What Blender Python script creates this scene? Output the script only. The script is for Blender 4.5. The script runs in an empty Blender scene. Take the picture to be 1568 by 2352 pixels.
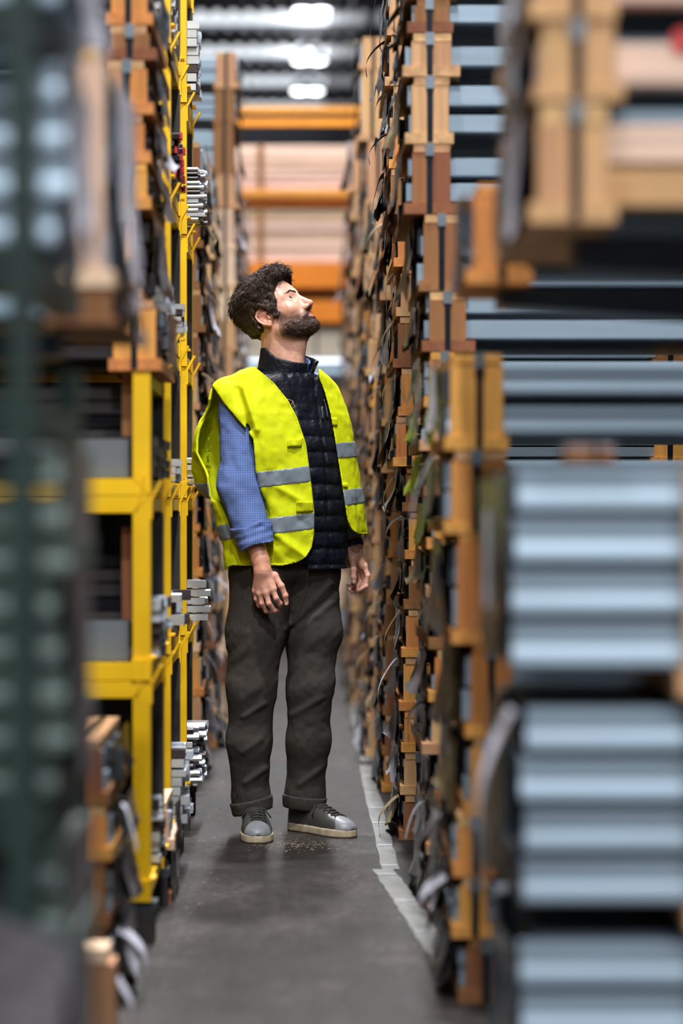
import bpy, math, random
import numpy as np
from mathutils import Vector, Matrix

random.seed(7)
scene = bpy.context.scene
COL = scene.collection
PI = math.pi

# ------------------------------------------------------------------ camera, world, exposure
F_PX = 5553.0                      # 85 mm on a 24 x 36 mm upright frame, 2352 px tall
CAM_H = 1.035
cam_data = bpy.data.cameras.new('camera')
cam = bpy.data.objects.new('camera', cam_data)
COL.objects.link(cam)
scene.camera = cam
cam.location = (0, 0, CAM_H)
cam.rotation_euler = (PI / 2, 0, 0)
cam_data.sensor_fit = 'VERTICAL'
cam_data.sensor_height = 36.0
cam_data.sensor_width = 24.0
cam_data.lens = 85.0
cam_data.shift_x = 84.0 / 2352.0
cam_data.shift_y = -16.0 / 2352.0
cam_data.clip_start = 0.05
cam_data.clip_end = 200
cam_data.dof.use_dof = True
cam_data.dof.focus_distance = 7.45
cam_data.dof.aperture_fstop = 1.4
cam_data.dof.aperture_blades = 9

world = bpy.data.worlds.new('world')
scene.world = world
world.use_nodes = True
world.node_tree.nodes['Background'].inputs[0].default_value = (0.75, 0.85, 1.0, 1)
world.node_tree.nodes['Background'].inputs[1].default_value = 0.03

scene.view_settings.view_transform = 'Standard'
scene.view_settings.look = 'None'
scene.view_settings.exposure = 0.18
scene.view_settings.gamma = 1.0
scene.view_settings.use_curve_mapping = False

LAMP_POWER = 235.0                 # W of each high-bay lamp over the aisle
FILL_POWER = 220.0                 # W of each unseen fill lamp added behind the camera for the front faces
LAMP_Z = 6.6
FILL_LAMPS = [(-0.3, -0.4), (3.4, -1.2), (0.1, -4.2), (3.4, -4.4)]
LAMP_ROW = [(0.10, 2.9), (0.10, 5.6), (0.05, 9.1), (0.05, 11.9), (0.05, 14.7), (0.05, 17.5), (0.05, 20.4), (0.06, 24.0),
            (0.075, 27.2), (0.055, 30.3), (0.03, 32.5)]


# ------------------------------------------------------------------ helpers
def lin(r, g, b):
    def f(c):
        c /= 255.0
        return c / 12.92 if c <= 0.04045 else ((c + 0.055) / 1.055) ** 2.4
    return (f(r), f(g), f(b), 1.0)


def new_mat(name):
    m = bpy.data.materials.new(name)
    m.use_nodes = True
    nt = m.node_tree
    return m, nt, nt.nodes['Principled BSDF']


def node(nt, typ, **kw):
    n = nt.nodes.new(typ)
    for k, v in kw.items():
        setattr(n, k, v)
    return n


def ramp(nt, stops):
    r = nt.nodes.new('ShaderNodeValToRGB')
    el = r.color_ramp.elements
    el[0].position, el[0].color = stops[0]
    el[1].position, el[1].color = stops[-1]
    for p, c in stops[1:-1]:
        e = el.new(p)
        e.color = c
    return r


def mul(c, k):
    return (c[0] * k, c[1] * k, c[2] * k, 1)


def obj_coords(nt, scale=(1, 1, 1), rnd=True):
    tc = node(nt, 'ShaderNodeTexCoord')
    mp = node(nt, 'ShaderNodeMapping')
    mp.inputs['Scale'].default_value = scale
    nt.links.new(tc.outputs['Object'], mp.inputs['Vector'])
    if rnd:
        oi = node(nt, 'ShaderNodeObjectInfo')
        m = node(nt, 'ShaderNodeMath', operation='MULTIPLY')
        m.inputs[1].default_value = 37.0
        nt.links.new(oi.outputs['Random'], m.inputs[0])
        nt.links.new(m.outputs[0], mp.inputs['Location'])
    return mp.outputs['Vector']


def speckled(name, col, rough=0.6, metal=0.0, scale=(8, 8, 8), lo=0.75, hi=1.15, hue=0.0, bump=0.0, detail=5.0, vary=0.0, spec=0.5):
    """A plain material with a soft noise in its colour and, if asked, in its relief; VARY changes it from object to object."""
    m, nt, p = new_mat(name)
    v = obj_coords(nt, scale)
    n = node(nt, 'ShaderNodeTexNoise')
    n.inputs['Scale'].default_value = 1.0
    n.inputs['Detail'].default_value = detail
    nt.links.new(v, n.inputs['Vector'])
    r = ramp(nt, [(0.3, mul(col, lo)), (0.7, mul(col, hi))])
    nt.links.new(n.outputs['Fac'], r.inputs['Fac'])
    out = r.outputs['Color']
    if vary or hue:
        oi = node(nt, 'ShaderNodeObjectInfo')
        hs = node(nt, 'ShaderNodeHueSaturation')
        mr = node(nt, 'ShaderNodeMapRange')
        mr.inputs['To Min'].default_value = 1 - vary
        mr.inputs['To Max'].default_value = 1 + vary
        nt.links.new(oi.outputs['Random'], mr.inputs['Value'])
        nt.links.new(mr.outputs[0], hs.inputs['Value'])
        nt.links.new(out, hs.inputs['Color'])
        if hue:
            mh = node(nt, 'ShaderNodeMapRange')
            mh.inputs['To Min'].default_value = 0.5 - hue
            mh.inputs['To Max'].default_value = 0.5 + hue
            nt.links.new(oi.outputs['Random'], mh.inputs['Value'])
            nt.links.new(mh.outputs[0], hs.inputs['Hue'])
        out = hs.outputs['Color']
    nt.links.new(out, p.inputs['Base Color'])
    p.inputs['Roughness'].default_value = rough
    p.inputs['Metallic'].default_value = metal
    p.inputs['Specular IOR Level'].default_value = spec
    if bump:
        b = node(nt, 'ShaderNodeBump')
        b.inputs['Strength'].default_value = bump
        b.inputs['Distance'].default_value = 0.01
        nt.links.new(n.outputs['Fac'], b.inputs['Height'])
        nt.links.new(b.outputs[0], p.inputs['Normal'])
    return m


_wood = {}


def wood(col, axis):
    """Sawn timber; the grain runs along AXIS."""
    k = (col, axis)
    if k not in _wood:
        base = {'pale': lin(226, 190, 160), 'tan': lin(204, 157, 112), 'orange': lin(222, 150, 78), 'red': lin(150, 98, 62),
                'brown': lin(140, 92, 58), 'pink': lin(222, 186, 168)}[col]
        s = {'x': (2, 45, 45), 'y': (45, 2, 45), 'z': (45, 45, 2)}[axis]
        _wood[k] = speckled('wood_%s_%s' % (col, axis), base, rough=0.75, scale=s, lo=0.72, hi=1.12, hue=0.012, vary=0.14, bump=0.12, spec=0.3)
    return _wood[k]


M = {}
M['steel'] = speckled('galvanised_steel', lin(150, 168, 182), rough=0.42, metal=0.35, scale=(3, 40, 40), lo=0.88, hi=1.06, vary=0.10)
M['steel_dark'] = speckled('dark_steel', lin(70, 76, 82), rough=0.45, metal=0.4, scale=(4, 30, 30), vary=0.15)
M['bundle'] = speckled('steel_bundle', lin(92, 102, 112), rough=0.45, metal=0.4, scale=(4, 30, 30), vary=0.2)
M['strap'] = speckled('blued_steel_strap', lin(42, 52, 62), rough=0.3, metal=0.7, scale=(20, 20, 20))
M['seal'] = speckled('bright_strap_seal', lin(190, 205, 215), rough=0.25, metal=0.9)
M['foil_black'] = speckled('black_plastic_foil', lin(26, 30, 36), rough=0.18, scale=(30, 30, 30), bump=0.6, vary=0.2)
M['foil_grey'] = speckled('grey_plastic_foil', lin(92, 88, 92), rough=0.35, scale=(30, 30, 30), bump=0.5, vary=0.2)
M['foil_white'] = speckled('white_plastic_foil', lin(196, 194, 206), rough=0.4, scale=(25, 25, 25), bump=0.5, vary=0.1)
M['paper'] = speckled('brown_wrapping_paper', lin(126, 106, 74), rough=0.7, scale=(25, 25, 25), bump=0.5, vary=0.15, hue=0.01)
M['lime_rag'] = speckled('lime_cloth', lin(160, 180, 30), rough=0.7, scale=(25, 25, 25), bump=0.4)
M['label_blue'] = speckled('blue_grey_label', lin(60, 92, 112), rough=0.5)
M['label_white'] = speckled('white_label', lin(215, 217, 228), rough=0.5)
M['yellow'] = speckled('yellow_paint', lin(250, 196, 12), rough=0.45, scale=(6, 6, 6), lo=0.86, hi=1.05, bump=0.04, vary=0.04)
M['orange'] = speckled('orange_paint', lin(228, 150, 34), rough=0.5, scale=(5, 5, 5), lo=0.9, hi=1.05)
M['orange_deep'] = speckled('deep_orange_paint', lin(224, 124, 6), rough=0.5, scale=(5, 5, 5), lo=0.9, hi=1.05)
M['alu'] = speckled('mill_aluminium', lin(205, 212, 220), rough=0.3, metal=0.45, scale=(5, 40, 40), lo=0.85, hi=1.05, vary=0.12)
M['alu_dark'] = speckled('anodised_dark_profile', lin(70, 62, 64), rough=0.35, metal=0.5, scale=(5, 40, 40), vary=0.25)
M['alu_black'] = speckled('black_profile', lin(28, 27, 30), rough=0.3, metal=0.4, scale=(5, 40, 40))
M['red_cap'] = speckled('red_plastic_cap', lin(190, 22, 48), rough=0.4)
M['green'] = speckled('dark_green_paint', lin(36, 56, 50), rough=0.5, scale=(5, 5, 5), vary=0.1)
M['teal_steel'] = speckled('green_grey_steel', lin(80, 94, 88), rough=0.45, metal=0.3, scale=(3, 30, 30), vary=0.15)
M['dark_board'] = speckled('dark_board', lin(48, 44, 42), rough=0.7, scale=(3, 30, 30))
M['grey_board'] = speckled('grey_sheet_panel', lin(104, 112, 118), rough=0.5, scale=(4, 4, 4), lo=0.92, hi=1.05)
M['white_wrap'] = speckled('cream_wrapping', lin(226, 210, 186), rough=0.6, scale=(3, 3, 3), lo=0.9, hi=1.05)


class MB:
    """Collects faces for ONE mesh."""
    def __init__(self):
        self.v, self.f = [], []

    def box(self, x0, x1, y0, y1, z0, z1):
        n = len(self.v)
        self.v += [(x0, y0, z0), (x1, y0, z0), (x1, y1, z0), (x0, y1, z0), (x0, y0, z1), (x1, y0, z1), (x1, y1, z1), (x0, y1, z1)]
        self.f += [tuple(n + i for i in q) for q in ((0, 3, 2, 1), (4, 5, 6, 7), (0, 1, 5, 4), (1, 2, 6, 5), (2, 3, 7, 6), (3, 0, 4, 7))]
        return self

    def prism(self, poly, a0, a1, axis='x'):
        """A polygon extruded along AXIS; POLY lists the two other coordinates in order (yz, xz or xy)."""
        n, k = len(self.v), len(poly)

        def put(a, p):
            return {'x': (a, p[0], p[1]), 'y': (p[0], a, p[1]), 'z': (p[0], p[1], a)}[axis]
        self.v += [put(a0, p) for p in poly] + [put(a1, p) for p in poly]
        self.f += [(n + i, n + (i + 1) % k, n + k + (i + 1) % k, n + k + i) for i in range(k)]
        self.f += [tuple(n + i for i in reversed(range(k))), tuple(n + k + i for i in range(k))]
        return self

    def grid(self, pts):
        """Quads over a 2-D list of points."""
        n, w = len(self.v), len(pts[0])
        for row in pts:
            self.v += [tuple(p) for p in row]
        for i in range(len(pts) - 1):
            for j in range(w - 1):
                a = n + i * w + j
                self.f.append((a, a + 1, a + w + 1, a + w))
        return self

    def tube(self, path, rad, seg=8, caps=True):
        n = len(self.v)
        path = [Vector(p) for p in path]
        rads = rad if isinstance(rad, (list, tuple)) else [rad] * len(path)
        for i, p in enumerate(path):
            t = (path[min(i + 1, len(path) - 1)] - path[max(i - 1, 0)]).normalized()
            u = t.cross(Vector((0, 0, 1)) if abs(t.z) < 0.9 else Vector((1, 0, 0))).normalized()
            w = t.cross(u)
            for k in range(seg):
                a = 2 * PI * k / seg
                self.v.append(tuple(p + (u * math.cos(a) + w * math.sin(a)) * rads[i]))
        for i in range(len(path) - 1):
            for k in range(seg):
                a, b = n + i * seg + k, n + i * seg + (k + 1) % seg
                self.f.append((a, a + seg, b + seg, b))
        if caps:
            self.f.append(tuple(n + k for k in range(seg)))
            self.f.append(tuple(n + (len(path) - 1) * seg + k for k in reversed(range(seg))))
        return self

    def mesh(self, name, mat, smooth=False):
        me = bpy.data.meshes.new(name)
        me.from_pydata(self.v, [], self.f)
        if smooth:
            me.polygons.foreach_set('use_smooth', [True] * len(me.polygons))
        me.materials.append(mat)
        me.update()
        return me

    def build(self, name, mat, parent=None, smooth=False, loc=None):
        return link(name, self.mesh(name, mat, smooth), parent, loc)


def link(name, me, parent=None, loc=None, rot=None):
    o = bpy.data.objects.new(name, me)
    COL.objects.link(o)
    if parent is not None:
        o.parent = parent
    if loc is not None:
        o.location = loc
    if rot is not None:
        o.rotation_euler = rot
    return o


_cache = {}


def shared(name, key, make, mat, parent=None, loc=None, rot=None):
    """A part whose mesh is shared by all like parts."""
    k = (name, key, mat.name)
    if k not in _cache:
        _cache[k] = make().mesh(name, mat)
    return link(name, _cache[k], parent, loc, rot)


def bar(name, sx, sy, sz, mat, parent=None, loc=(0, 0, 0), rot=None):
    """A box part; LOC is its lowest corner."""
    sx, sy, sz = round(sx, 4), round(sy, 4), round(sz, 4)
    return shared(name, ('bar', sx, sy, sz), lambda: MB().box(0, sx, 0, sy, 0, sz), mat, parent, loc, rot)


def tag(o, label, cat, group=None):
    o['label'] = label
    o['category'] = cat
    if group:
        o['group'] = group
    return o


def thing(name, label, cat, loc=(0, 0, 0), group=None):
    o = bpy.data.objects.new(name, None)
    COL.objects.link(o)
    o.location = loc
    o.empty_display_size = 0.1
    return tag(o, label, cat, group)


def struct(o):
    o['kind'] = 'structure'
    return o


def H(py, z):
    """Height above the floor of what stands at distance Z on picture row PY (layout measurement)."""
    return CAM_H + (1160.0 - py) * z / F_PX


ORD = ['lowest', 'second', 'third', 'fourth', 'fifth', 'sixth', 'seventh', 'eighth', 'ninth', 'tenth', 'eleventh', 'twelfth', 'thirteenth',
       'fourteenth', 'fifteenth', 'sixteenth', 'seventeenth', 'eighteenth', 'nineteenth', 'twentieth', 'twenty-first', 'twenty-second', 'twenty-third', 'twenty-fourth']

# ------------------------------------------------------------------ the setting
def floor_material():
    m, nt, p = new_mat('worn_concrete')
    tc = node(nt, 'ShaderNodeTexCoord')
    mp = node(nt, 'ShaderNodeMapping')
    mp.inputs['Scale'].default_value = (1.6, 0.8, 1.0)
    nt.links.new(tc.outputs['Object'], mp.inputs['Vector'])
    n1 = node(nt, 'ShaderNodeTexNoise')
    n1.inputs['Scale'].default_value = 2.6
    n1.inputs['Detail'].default_value = 8
    n2 = node(nt, 'ShaderNodeTexNoise')
    n2.inputs['Scale'].default_value = 38
    n2.inputs['Detail'].default_value = 6
    n2.inputs['Roughness'].default_value = 0.7
    n3 = node(nt, 'ShaderNodeTexNoise')
    n3.inputs['Scale'].default_value = 14
    n3.inputs['Detail'].default_value = 4
    for n in (n1, n2, n3):
        nt.links.new(mp.outputs[0], n.inputs['Vector'])
    r = ramp(nt, [(0.32, lin(24, 20, 18)), (0.5, lin(44, 38, 35)), (0.68, lin(72, 65, 61))])
    nt.links.new(n1.outputs['Fac'], r.inputs['Fac'])
    r3 = ramp(nt, [(0.35, (0.6, 0.58, 0.56, 1)), (0.6, (1, 1, 1, 1))])
    nt.links.new(n3.outputs['Fac'], r3.inputs['Fac'])
    mx = node(nt, 'ShaderNodeMix', data_type='RGBA', blend_type='MULTIPLY')
    mx.inputs[0].default_value = 0.9
    nt.links.new(r.outputs[0], mx.inputs[6])
    nt.links.new(r3.outputs[0], mx.inputs[7])
    r2 = ramp(nt, [(0.40, (0.45, 0.42, 0.40, 1)), (0.56, (1, 1, 1, 1)), (0.74, (1.5, 1.45, 1.4, 1))])
    nt.links.new(n2.outputs['Fac'], r2.inputs['Fac'])
    m2 = node(nt, 'ShaderNodeMix', data_type='RGBA', blend_type='MULTIPLY')
    m2.inputs[0].default_value = 0.85
    nt.links.new(mx.outputs[2], m2.inputs[6])
    nt.links.new(r2.outputs[0], m2.inputs[7])
    nt.links.new(m2.outputs[2], p.inputs['Base Color'])
    rr = node(nt, 'ShaderNodeMapRange')
    rr.inputs['To Min'].default_value = 0.45
    rr.inputs['To Max'].default_value = 0.85
    nt.links.new(n1.outputs['Fac'], rr.inputs['Value'])
    nt.links.new(rr.outputs[0], p.inputs['Roughness'])
    p.inputs['Specular IOR Level'].default_value = 0.35
    b = node(nt, 'ShaderNodeBump')
    b.inputs['Strength'].default_value = 0.8
    b.inputs['Distance'].default_value = 0.006
    ad = node(nt, 'ShaderNodeMath', operation='ADD')
    nt.links.new(n2.outputs['Fac'], ad.inputs[0])
    nt.links.new(n3.outputs['Fac'], ad.inputs[1])
    nt.links.new(ad.outputs[0], b.inputs['Height'])
    nt.links.new(b.outputs[0], p.inputs['Normal'])
    return m


struct(MB().box(-7, 7, -8, 37, -0.2, 0).build('floor', floor_material()))
wall_mat = speckled('grey_wall', lin(84, 86, 92), rough=0.8, scale=(1, 1, 1), lo=0.9, hi=1.08)
struct(MB().box(-7, 7, 37, 37.2, 0, 7.6).build('wall_back', wall_mat))
struct(MB().box(-7.2, -7, -8, 37, 0, 7.6).build('wall_left', wall_mat))
struct(MB().box(-7.2, 7.2, -8.2, -8, 0, 7.6).build('wall_front', wall_mat))
struct(MB().box(7, 7.2, -8, 37, 0, 7.6).build('wall_right', wall_mat))

# roof: corrugated sheets carried on purlins, every second bay with a rooflight strip
roof_mat = speckled('grey_roof_sheet', lin(150, 152, 158), rough=0.5, metal=0.3, scale=(2, 2, 2))
purlin_mat = speckled('roof_purlin', lin(92, 92, 98), rough=0.6)
rl_mat, nt_, p_ = new_mat('rooflight_daylight')
p_.inputs['Base Color'].default_value = lin(225, 232, 240)
p_.inputs['Emission Color'].default_value = (0.88, 0.94, 1.0, 1)
p_.inputs['Emission Strength'].default_value = 0.9
ceiling = MB()
ROOF = 7.0


def corrugated(x0, x1, y0, y1, z, mat, name, parent=None):
    mb = MB()
    n = int((x1 - x0) / 0.05)
    rows = []
    for y in (y0, y1):
        rows.append([(x0 + (x1 - x0) * i / n, y, z + 0.028 * (1 if (i // 2) % 2 else -1)) for i in range(n + 1)])
    mb.grid(rows)
    return mb.build(name, mat, parent)


sheet_glow, nt_, p_ = new_mat('glowing_grey_sheet')  # grey roof sheet with a faint glow added to brighten it
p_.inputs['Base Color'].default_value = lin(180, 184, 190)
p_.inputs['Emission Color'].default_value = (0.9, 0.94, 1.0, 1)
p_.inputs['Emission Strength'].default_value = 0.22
ceil_root = struct(MB().box(-7.2, 7.2, -8, 37, 7.35, 7.5).build('ceiling', roof_mat))
y = -7.8
while y < 36.8:
    # a rooflight strip beside a glowing grey sheet, then the corrugated sheet that carries on to the next strip
    MB().box(-6.5, 0.30, y, y + 1.05, ROOF + 0.13, ROOF + 0.14).build('rooflight', rl_mat, ceil_root)
    MB().box(0.32, 6.8, y, y + 1.05, ROOF + 0.13, ROOF + 0.14).build('glowing_flat_sheet', sheet_glow, ceil_root)
    corrugated(-7, 7, y + 0.98, min(y + 2.22, 36.95), ROOF + 0.07, roof_mat, 'roof_sheet', ceil_root)
    MB().box(-7, 7, y + 1.5, y + 1.56, ROOF - 0.03, ROOF + 0.04).build('purlin', purlin_mat, ceil_root)
    y += 2.2
for x in (0.75, 2.2):
    MB().box(x, x + 0.1, -7, 36.9, ROOF - 0.06, ROOF + 0.03).build('roof_tie', purlin_mat, ceil_root)

# twin high-bay lamps in one row above the aisle
glow, nt_, p_ = new_mat('lamp_diffuser_lit')
p_.inputs['Base Color'].default_value = (0.9, 0.9, 0.9, 1)
p_.inputs['Emission Color'].default_value = (0.92, 0.97, 1.0, 1)
p_.inputs['Emission Strength'].default_value = 11.0
housing = speckled('lamp_housing', lin(120, 124, 130), rough=0.5, metal=0.4)


def lamp(x, y, label, seen, power=None):
    t = thing('highbay_lamp', label, 'lamp', (x, y, LAMP_Z), 'twin lamps in a row over the aisle')
    for s in (-1, 1):
        c = s * 0.105
        ring = [(c, 0, 0.05), (c, 0, 0.16)]
        MB().tube([(c, 0, 0.0), (c, 0, 0.05), (c, 0, 0.06), (c, 0, 0.15)], [0.105, 0.105, 0.07, 0.05], 16).build('housing', housing, t, True)
        MB().tube([(c, 0, -0.012), (c, 0, -0.002)], [0.085, 0.1], 16).build('diffuser', glow, t)
    MB().box(-0.12, 0.12, -0.02, 0.02, 0.15, 0.18).build('bracket', housing, t)
    for s in (-1, 1):
        MB().tube([(s * 0.085, 0, 0.18), (s * 0.085, 0, ROOF - LAMP_Z + (0.1 if y > 30 else -0.031))], 0.006, 6).build('rod', housing, t)
    ld = bpy.data.lights.new('lamp_light', 'AREA')
    ld.shape = 'ELLIPSE'
    ld.size, ld.size_y = 0.40, 0.22
    ld.energy = power or LAMP_POWER * (1.0 if y < 14 else 0.7)
    ld.color = (0.95, 0.97, 1.0)
    ld.spread = math.radians(150)
    lo = bpy.data.objects.new('lamp_light', ld)
    COL.objects.link(lo)
    lo.parent = t
    lo.location = (0, 0, -0.06)
    if power is None:
        # upward fill light added to brighten the roof, no part of the lamp
        ul = bpy.data.lights.new('roof_fill', 'AREA')
        ul.shape, ul.size, ul.energy = 'DISK', 0.2, 7.0
        uo = bpy.data.objects.new('roof_fill', ul)
        COL.objects.link(uo)
        uo.parent = t
        uo.location = (0, 0, 0.2)
        uo.rotation_euler = (PI, 0, 0)
    return t


for i, (x, y) in enumerate(FILL_LAMPS):
    lamp(x, y, 'added unseen twin fill lamp behind the camera, %s row, %s' % ('first' if i < 2 else 'second', ['aisle end', 'taped side'][i % 2]), False, FILL_POWER)
for i, (x, y) in enumerate(LAMP_ROW):
    n_ = len(LAMP_ROW) - i
    where = {1: 'lowest in the picture, just above the orange beams', 2: 'middle one of the three in the picture', 3: 'highest in the picture near its upper edge'}.get(
        n_, '%s lamp from the back wall' % ORD[n_ - 1])
    lamp(x, y, 'lit white twin lamp, ' + where, n_ <= 3)

# the worn tape line on the floor
tape_mat = speckled('worn_grey_tape', lin(96, 95, 92), rough=0.55, scale=(30, 9, 10), lo=0.6, hi=1.1, detail=8)
tape_lite = speckled('taped_joint', lin(124, 124, 124), rough=0.4, scale=(30, 9, 10), lo=0.85, hi=1.1)


def tape(x0, y0, x1, y1, w, label, joints):
    t = thing('floor_tape', label, 'tape', (x0, y0, 0.0), 'marking tape strips along the packs')
    L = math.hypot(x1 - x0, y1 - y0)
    t.rotation_euler = (0, 0, math.atan2(y1 - y0, x1 - x0) - PI / 2)
    n = 24
    rows = []
    rnd = random.Random(int(y0 * 100))
    for i in range(n + 1):
        j = rnd.uniform(-1, 1) * 0.003
        rows.append([(-w / 2 + j, L * i / n, 0.0025), (w / 2 + rnd.uniform(-1, 1) * 0.006, L * i / n, 0.0025)])
    mb = MB().grid(rows)
    mb.grid([[(-w / 2 - 0.002, 0, 0), (w / 2 + 0.002, 0, 0)], [(-w / 2, 0, 0.0025), (w / 2, 0, 0.0025)]])
    mb.build('tape_strip', tape_mat, t)
    for f in joints:
        MB().box(-w / 2 + 0.004, w / 2 - 0.004, L * f, L * f + 0.035, 0.0026, 0.0034).build('joint_patch', tape_lite, t)


tape(0.322, 5.45, 0.222, 6.86, 0.062, 'crooked worn grey tape strip peeling away towards the nearer packs', (0.28, 0.6, 0.92))
tape(0.243, 6.86, 0.24, 9.6, 0.052, 'straight worn grey tape strip beside the feet of the worker', (0.02, 0.17, 0.36, 0.5, 0.66, 0.85))
tape(0.25, 9.75, 0.25, 13.2, 0.05, 'faint grey tape strip on the pale floor behind the worker', (0.1, 0.4, 0.7))

# wood chips and scraps swept to the sides of the aisle
chip_mat = speckled('wood_chip', lin(150, 128, 100), rough=0.8, vary=0.3)
mb = MB()
rnd = random.Random(3)
for i in range(420):
    yy = rnd.uniform(5.2, 9.5)
    xx = rnd.gauss(0, 1)
    if rnd.random() < 0.45:
        xx, yy = -0.02 + xx * 0.07, 7.36 + rnd.gauss(0, 0.06)
    elif rnd.random() < 0.5:
        xx = -0.33 + abs(xx) * 0.05
    else:
        xx = 0.25 + xx * 0.03
    if not -0.36 < xx < 0.3:
        continue
    s = rnd.uniform(0.0008, 0.0026)
    a = rnd.uniform(0, PI)
    c_, s_ = math.cos(a) * s * 1.8, math.sin(a) * s * 1.8
    h = s * 0.5
    n = len(mb.v)
    mb.v += [(xx - c_, yy - s_, 0), (xx + s_ * .5, yy - c_ * .5, 0), (xx + c_, yy + s_, 0), (xx - s_ * .5, yy + c_ * .5, 0), (xx, yy, h)]
    mb.f += [(n, n + 1, n + 4), (n + 1, n + 2, n + 4), (n + 2, n + 3, n + 4), (n + 3, n, n + 4)]
o = mb.build('wood_chips', chip_mat)
o['kind'] = 'stuff'
tag(o, 'tiny pale wood chips and grit scattered on the dark floor', 'litter')

# ------------------------------------------------------------------ steel packs in timber frames
def channel(h, d=0.035):
    """Cross-section (y, z) of a lipped channel whose web looks towards -y; the lower flange slopes out."""
    return [(0.007, h * 0.96), (0.007, h * 0.52), (0.003, h * 0.34), (0.001, h * 0.16), (0.003, h * 0.07), (0.012, h * 0.05), (d, h * 0.05), (d, h * 0.96)]


def flat(h, d=0.035):
    return [(0.0, h * 0.95), (0.0, h * 0.10), (0.004, h * 0.04), (d, h * 0.04), (d, h * 0.98), (0.004, h * 0.98)]


def sheet(parent, name, s, y0, y1, zt, zb, mat, curl, rnd, off=0.004, rag=0.02):
    """A hanging sheet on the end of a pack: fixed at the top, crumpled, its ragged lower edge lifting off into the aisle."""
    nz, ny = 9, 7
    ph, ph2 = rnd.uniform(0, 6), rnd.uniform(0, 6)
    rows = []
    for i in range(nz + 1):
        t = i / nz
        row = []
        for j in range(ny + 1):
            u = j / ny
            zz = zt + (zb - zt) * t + (rnd.uniform(-rag, rag) if i == nz else 0) + 0.2 * rag * math.sin(5 * u + ph)
            x = off + curl * t ** 2 * (0.6 + 0.4 * math.sin(3.2 * u + ph)) + 0.006 * t * math.sin(9 * u + ph2 + 4 * t) + rnd.uniform(0, 0.003)
            yy = y0 + (y1 - y0) * u + 0.006 * math.sin(7 * t + ph)
            row.append((-s * x, yy, zz))
        rows.append(row)
    return MB().grid(rows).build(name, mat, parent, True)


def rag(parent, name, s, y0, w, zt, length, mat, out, rnd, drop=1.0):
    """A narrow strip of wrapping that bends out over the edge and hangs down."""
    n = 10
    rows = []
    ph = rnd.uniform(0, 6)
    for i in range(n + 1):
        t = i / n
        x = 0.006 + out * math.sin(min(1, t * 1.2) * PI / 2)
        z = zt - length * t ** 1.4 * drop
        rows.append([(-s * (x + 0.004 * math.sin(6 * t + ph)), y0 + w * u + 0.01 * math.sin(5 * t + ph), z + 0.004 * math.sin(9 * u + ph)) for u in (0, 0.33, 0.66, 1)])
    return MB().grid(rows).build(name, mat, parent, True)


FOIL = {'black': 'foil_black', 'grey': 'foil_grey', 'white': 'foil_white', 'paper': 'paper', 'lime': 'lime_rag'}


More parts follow.
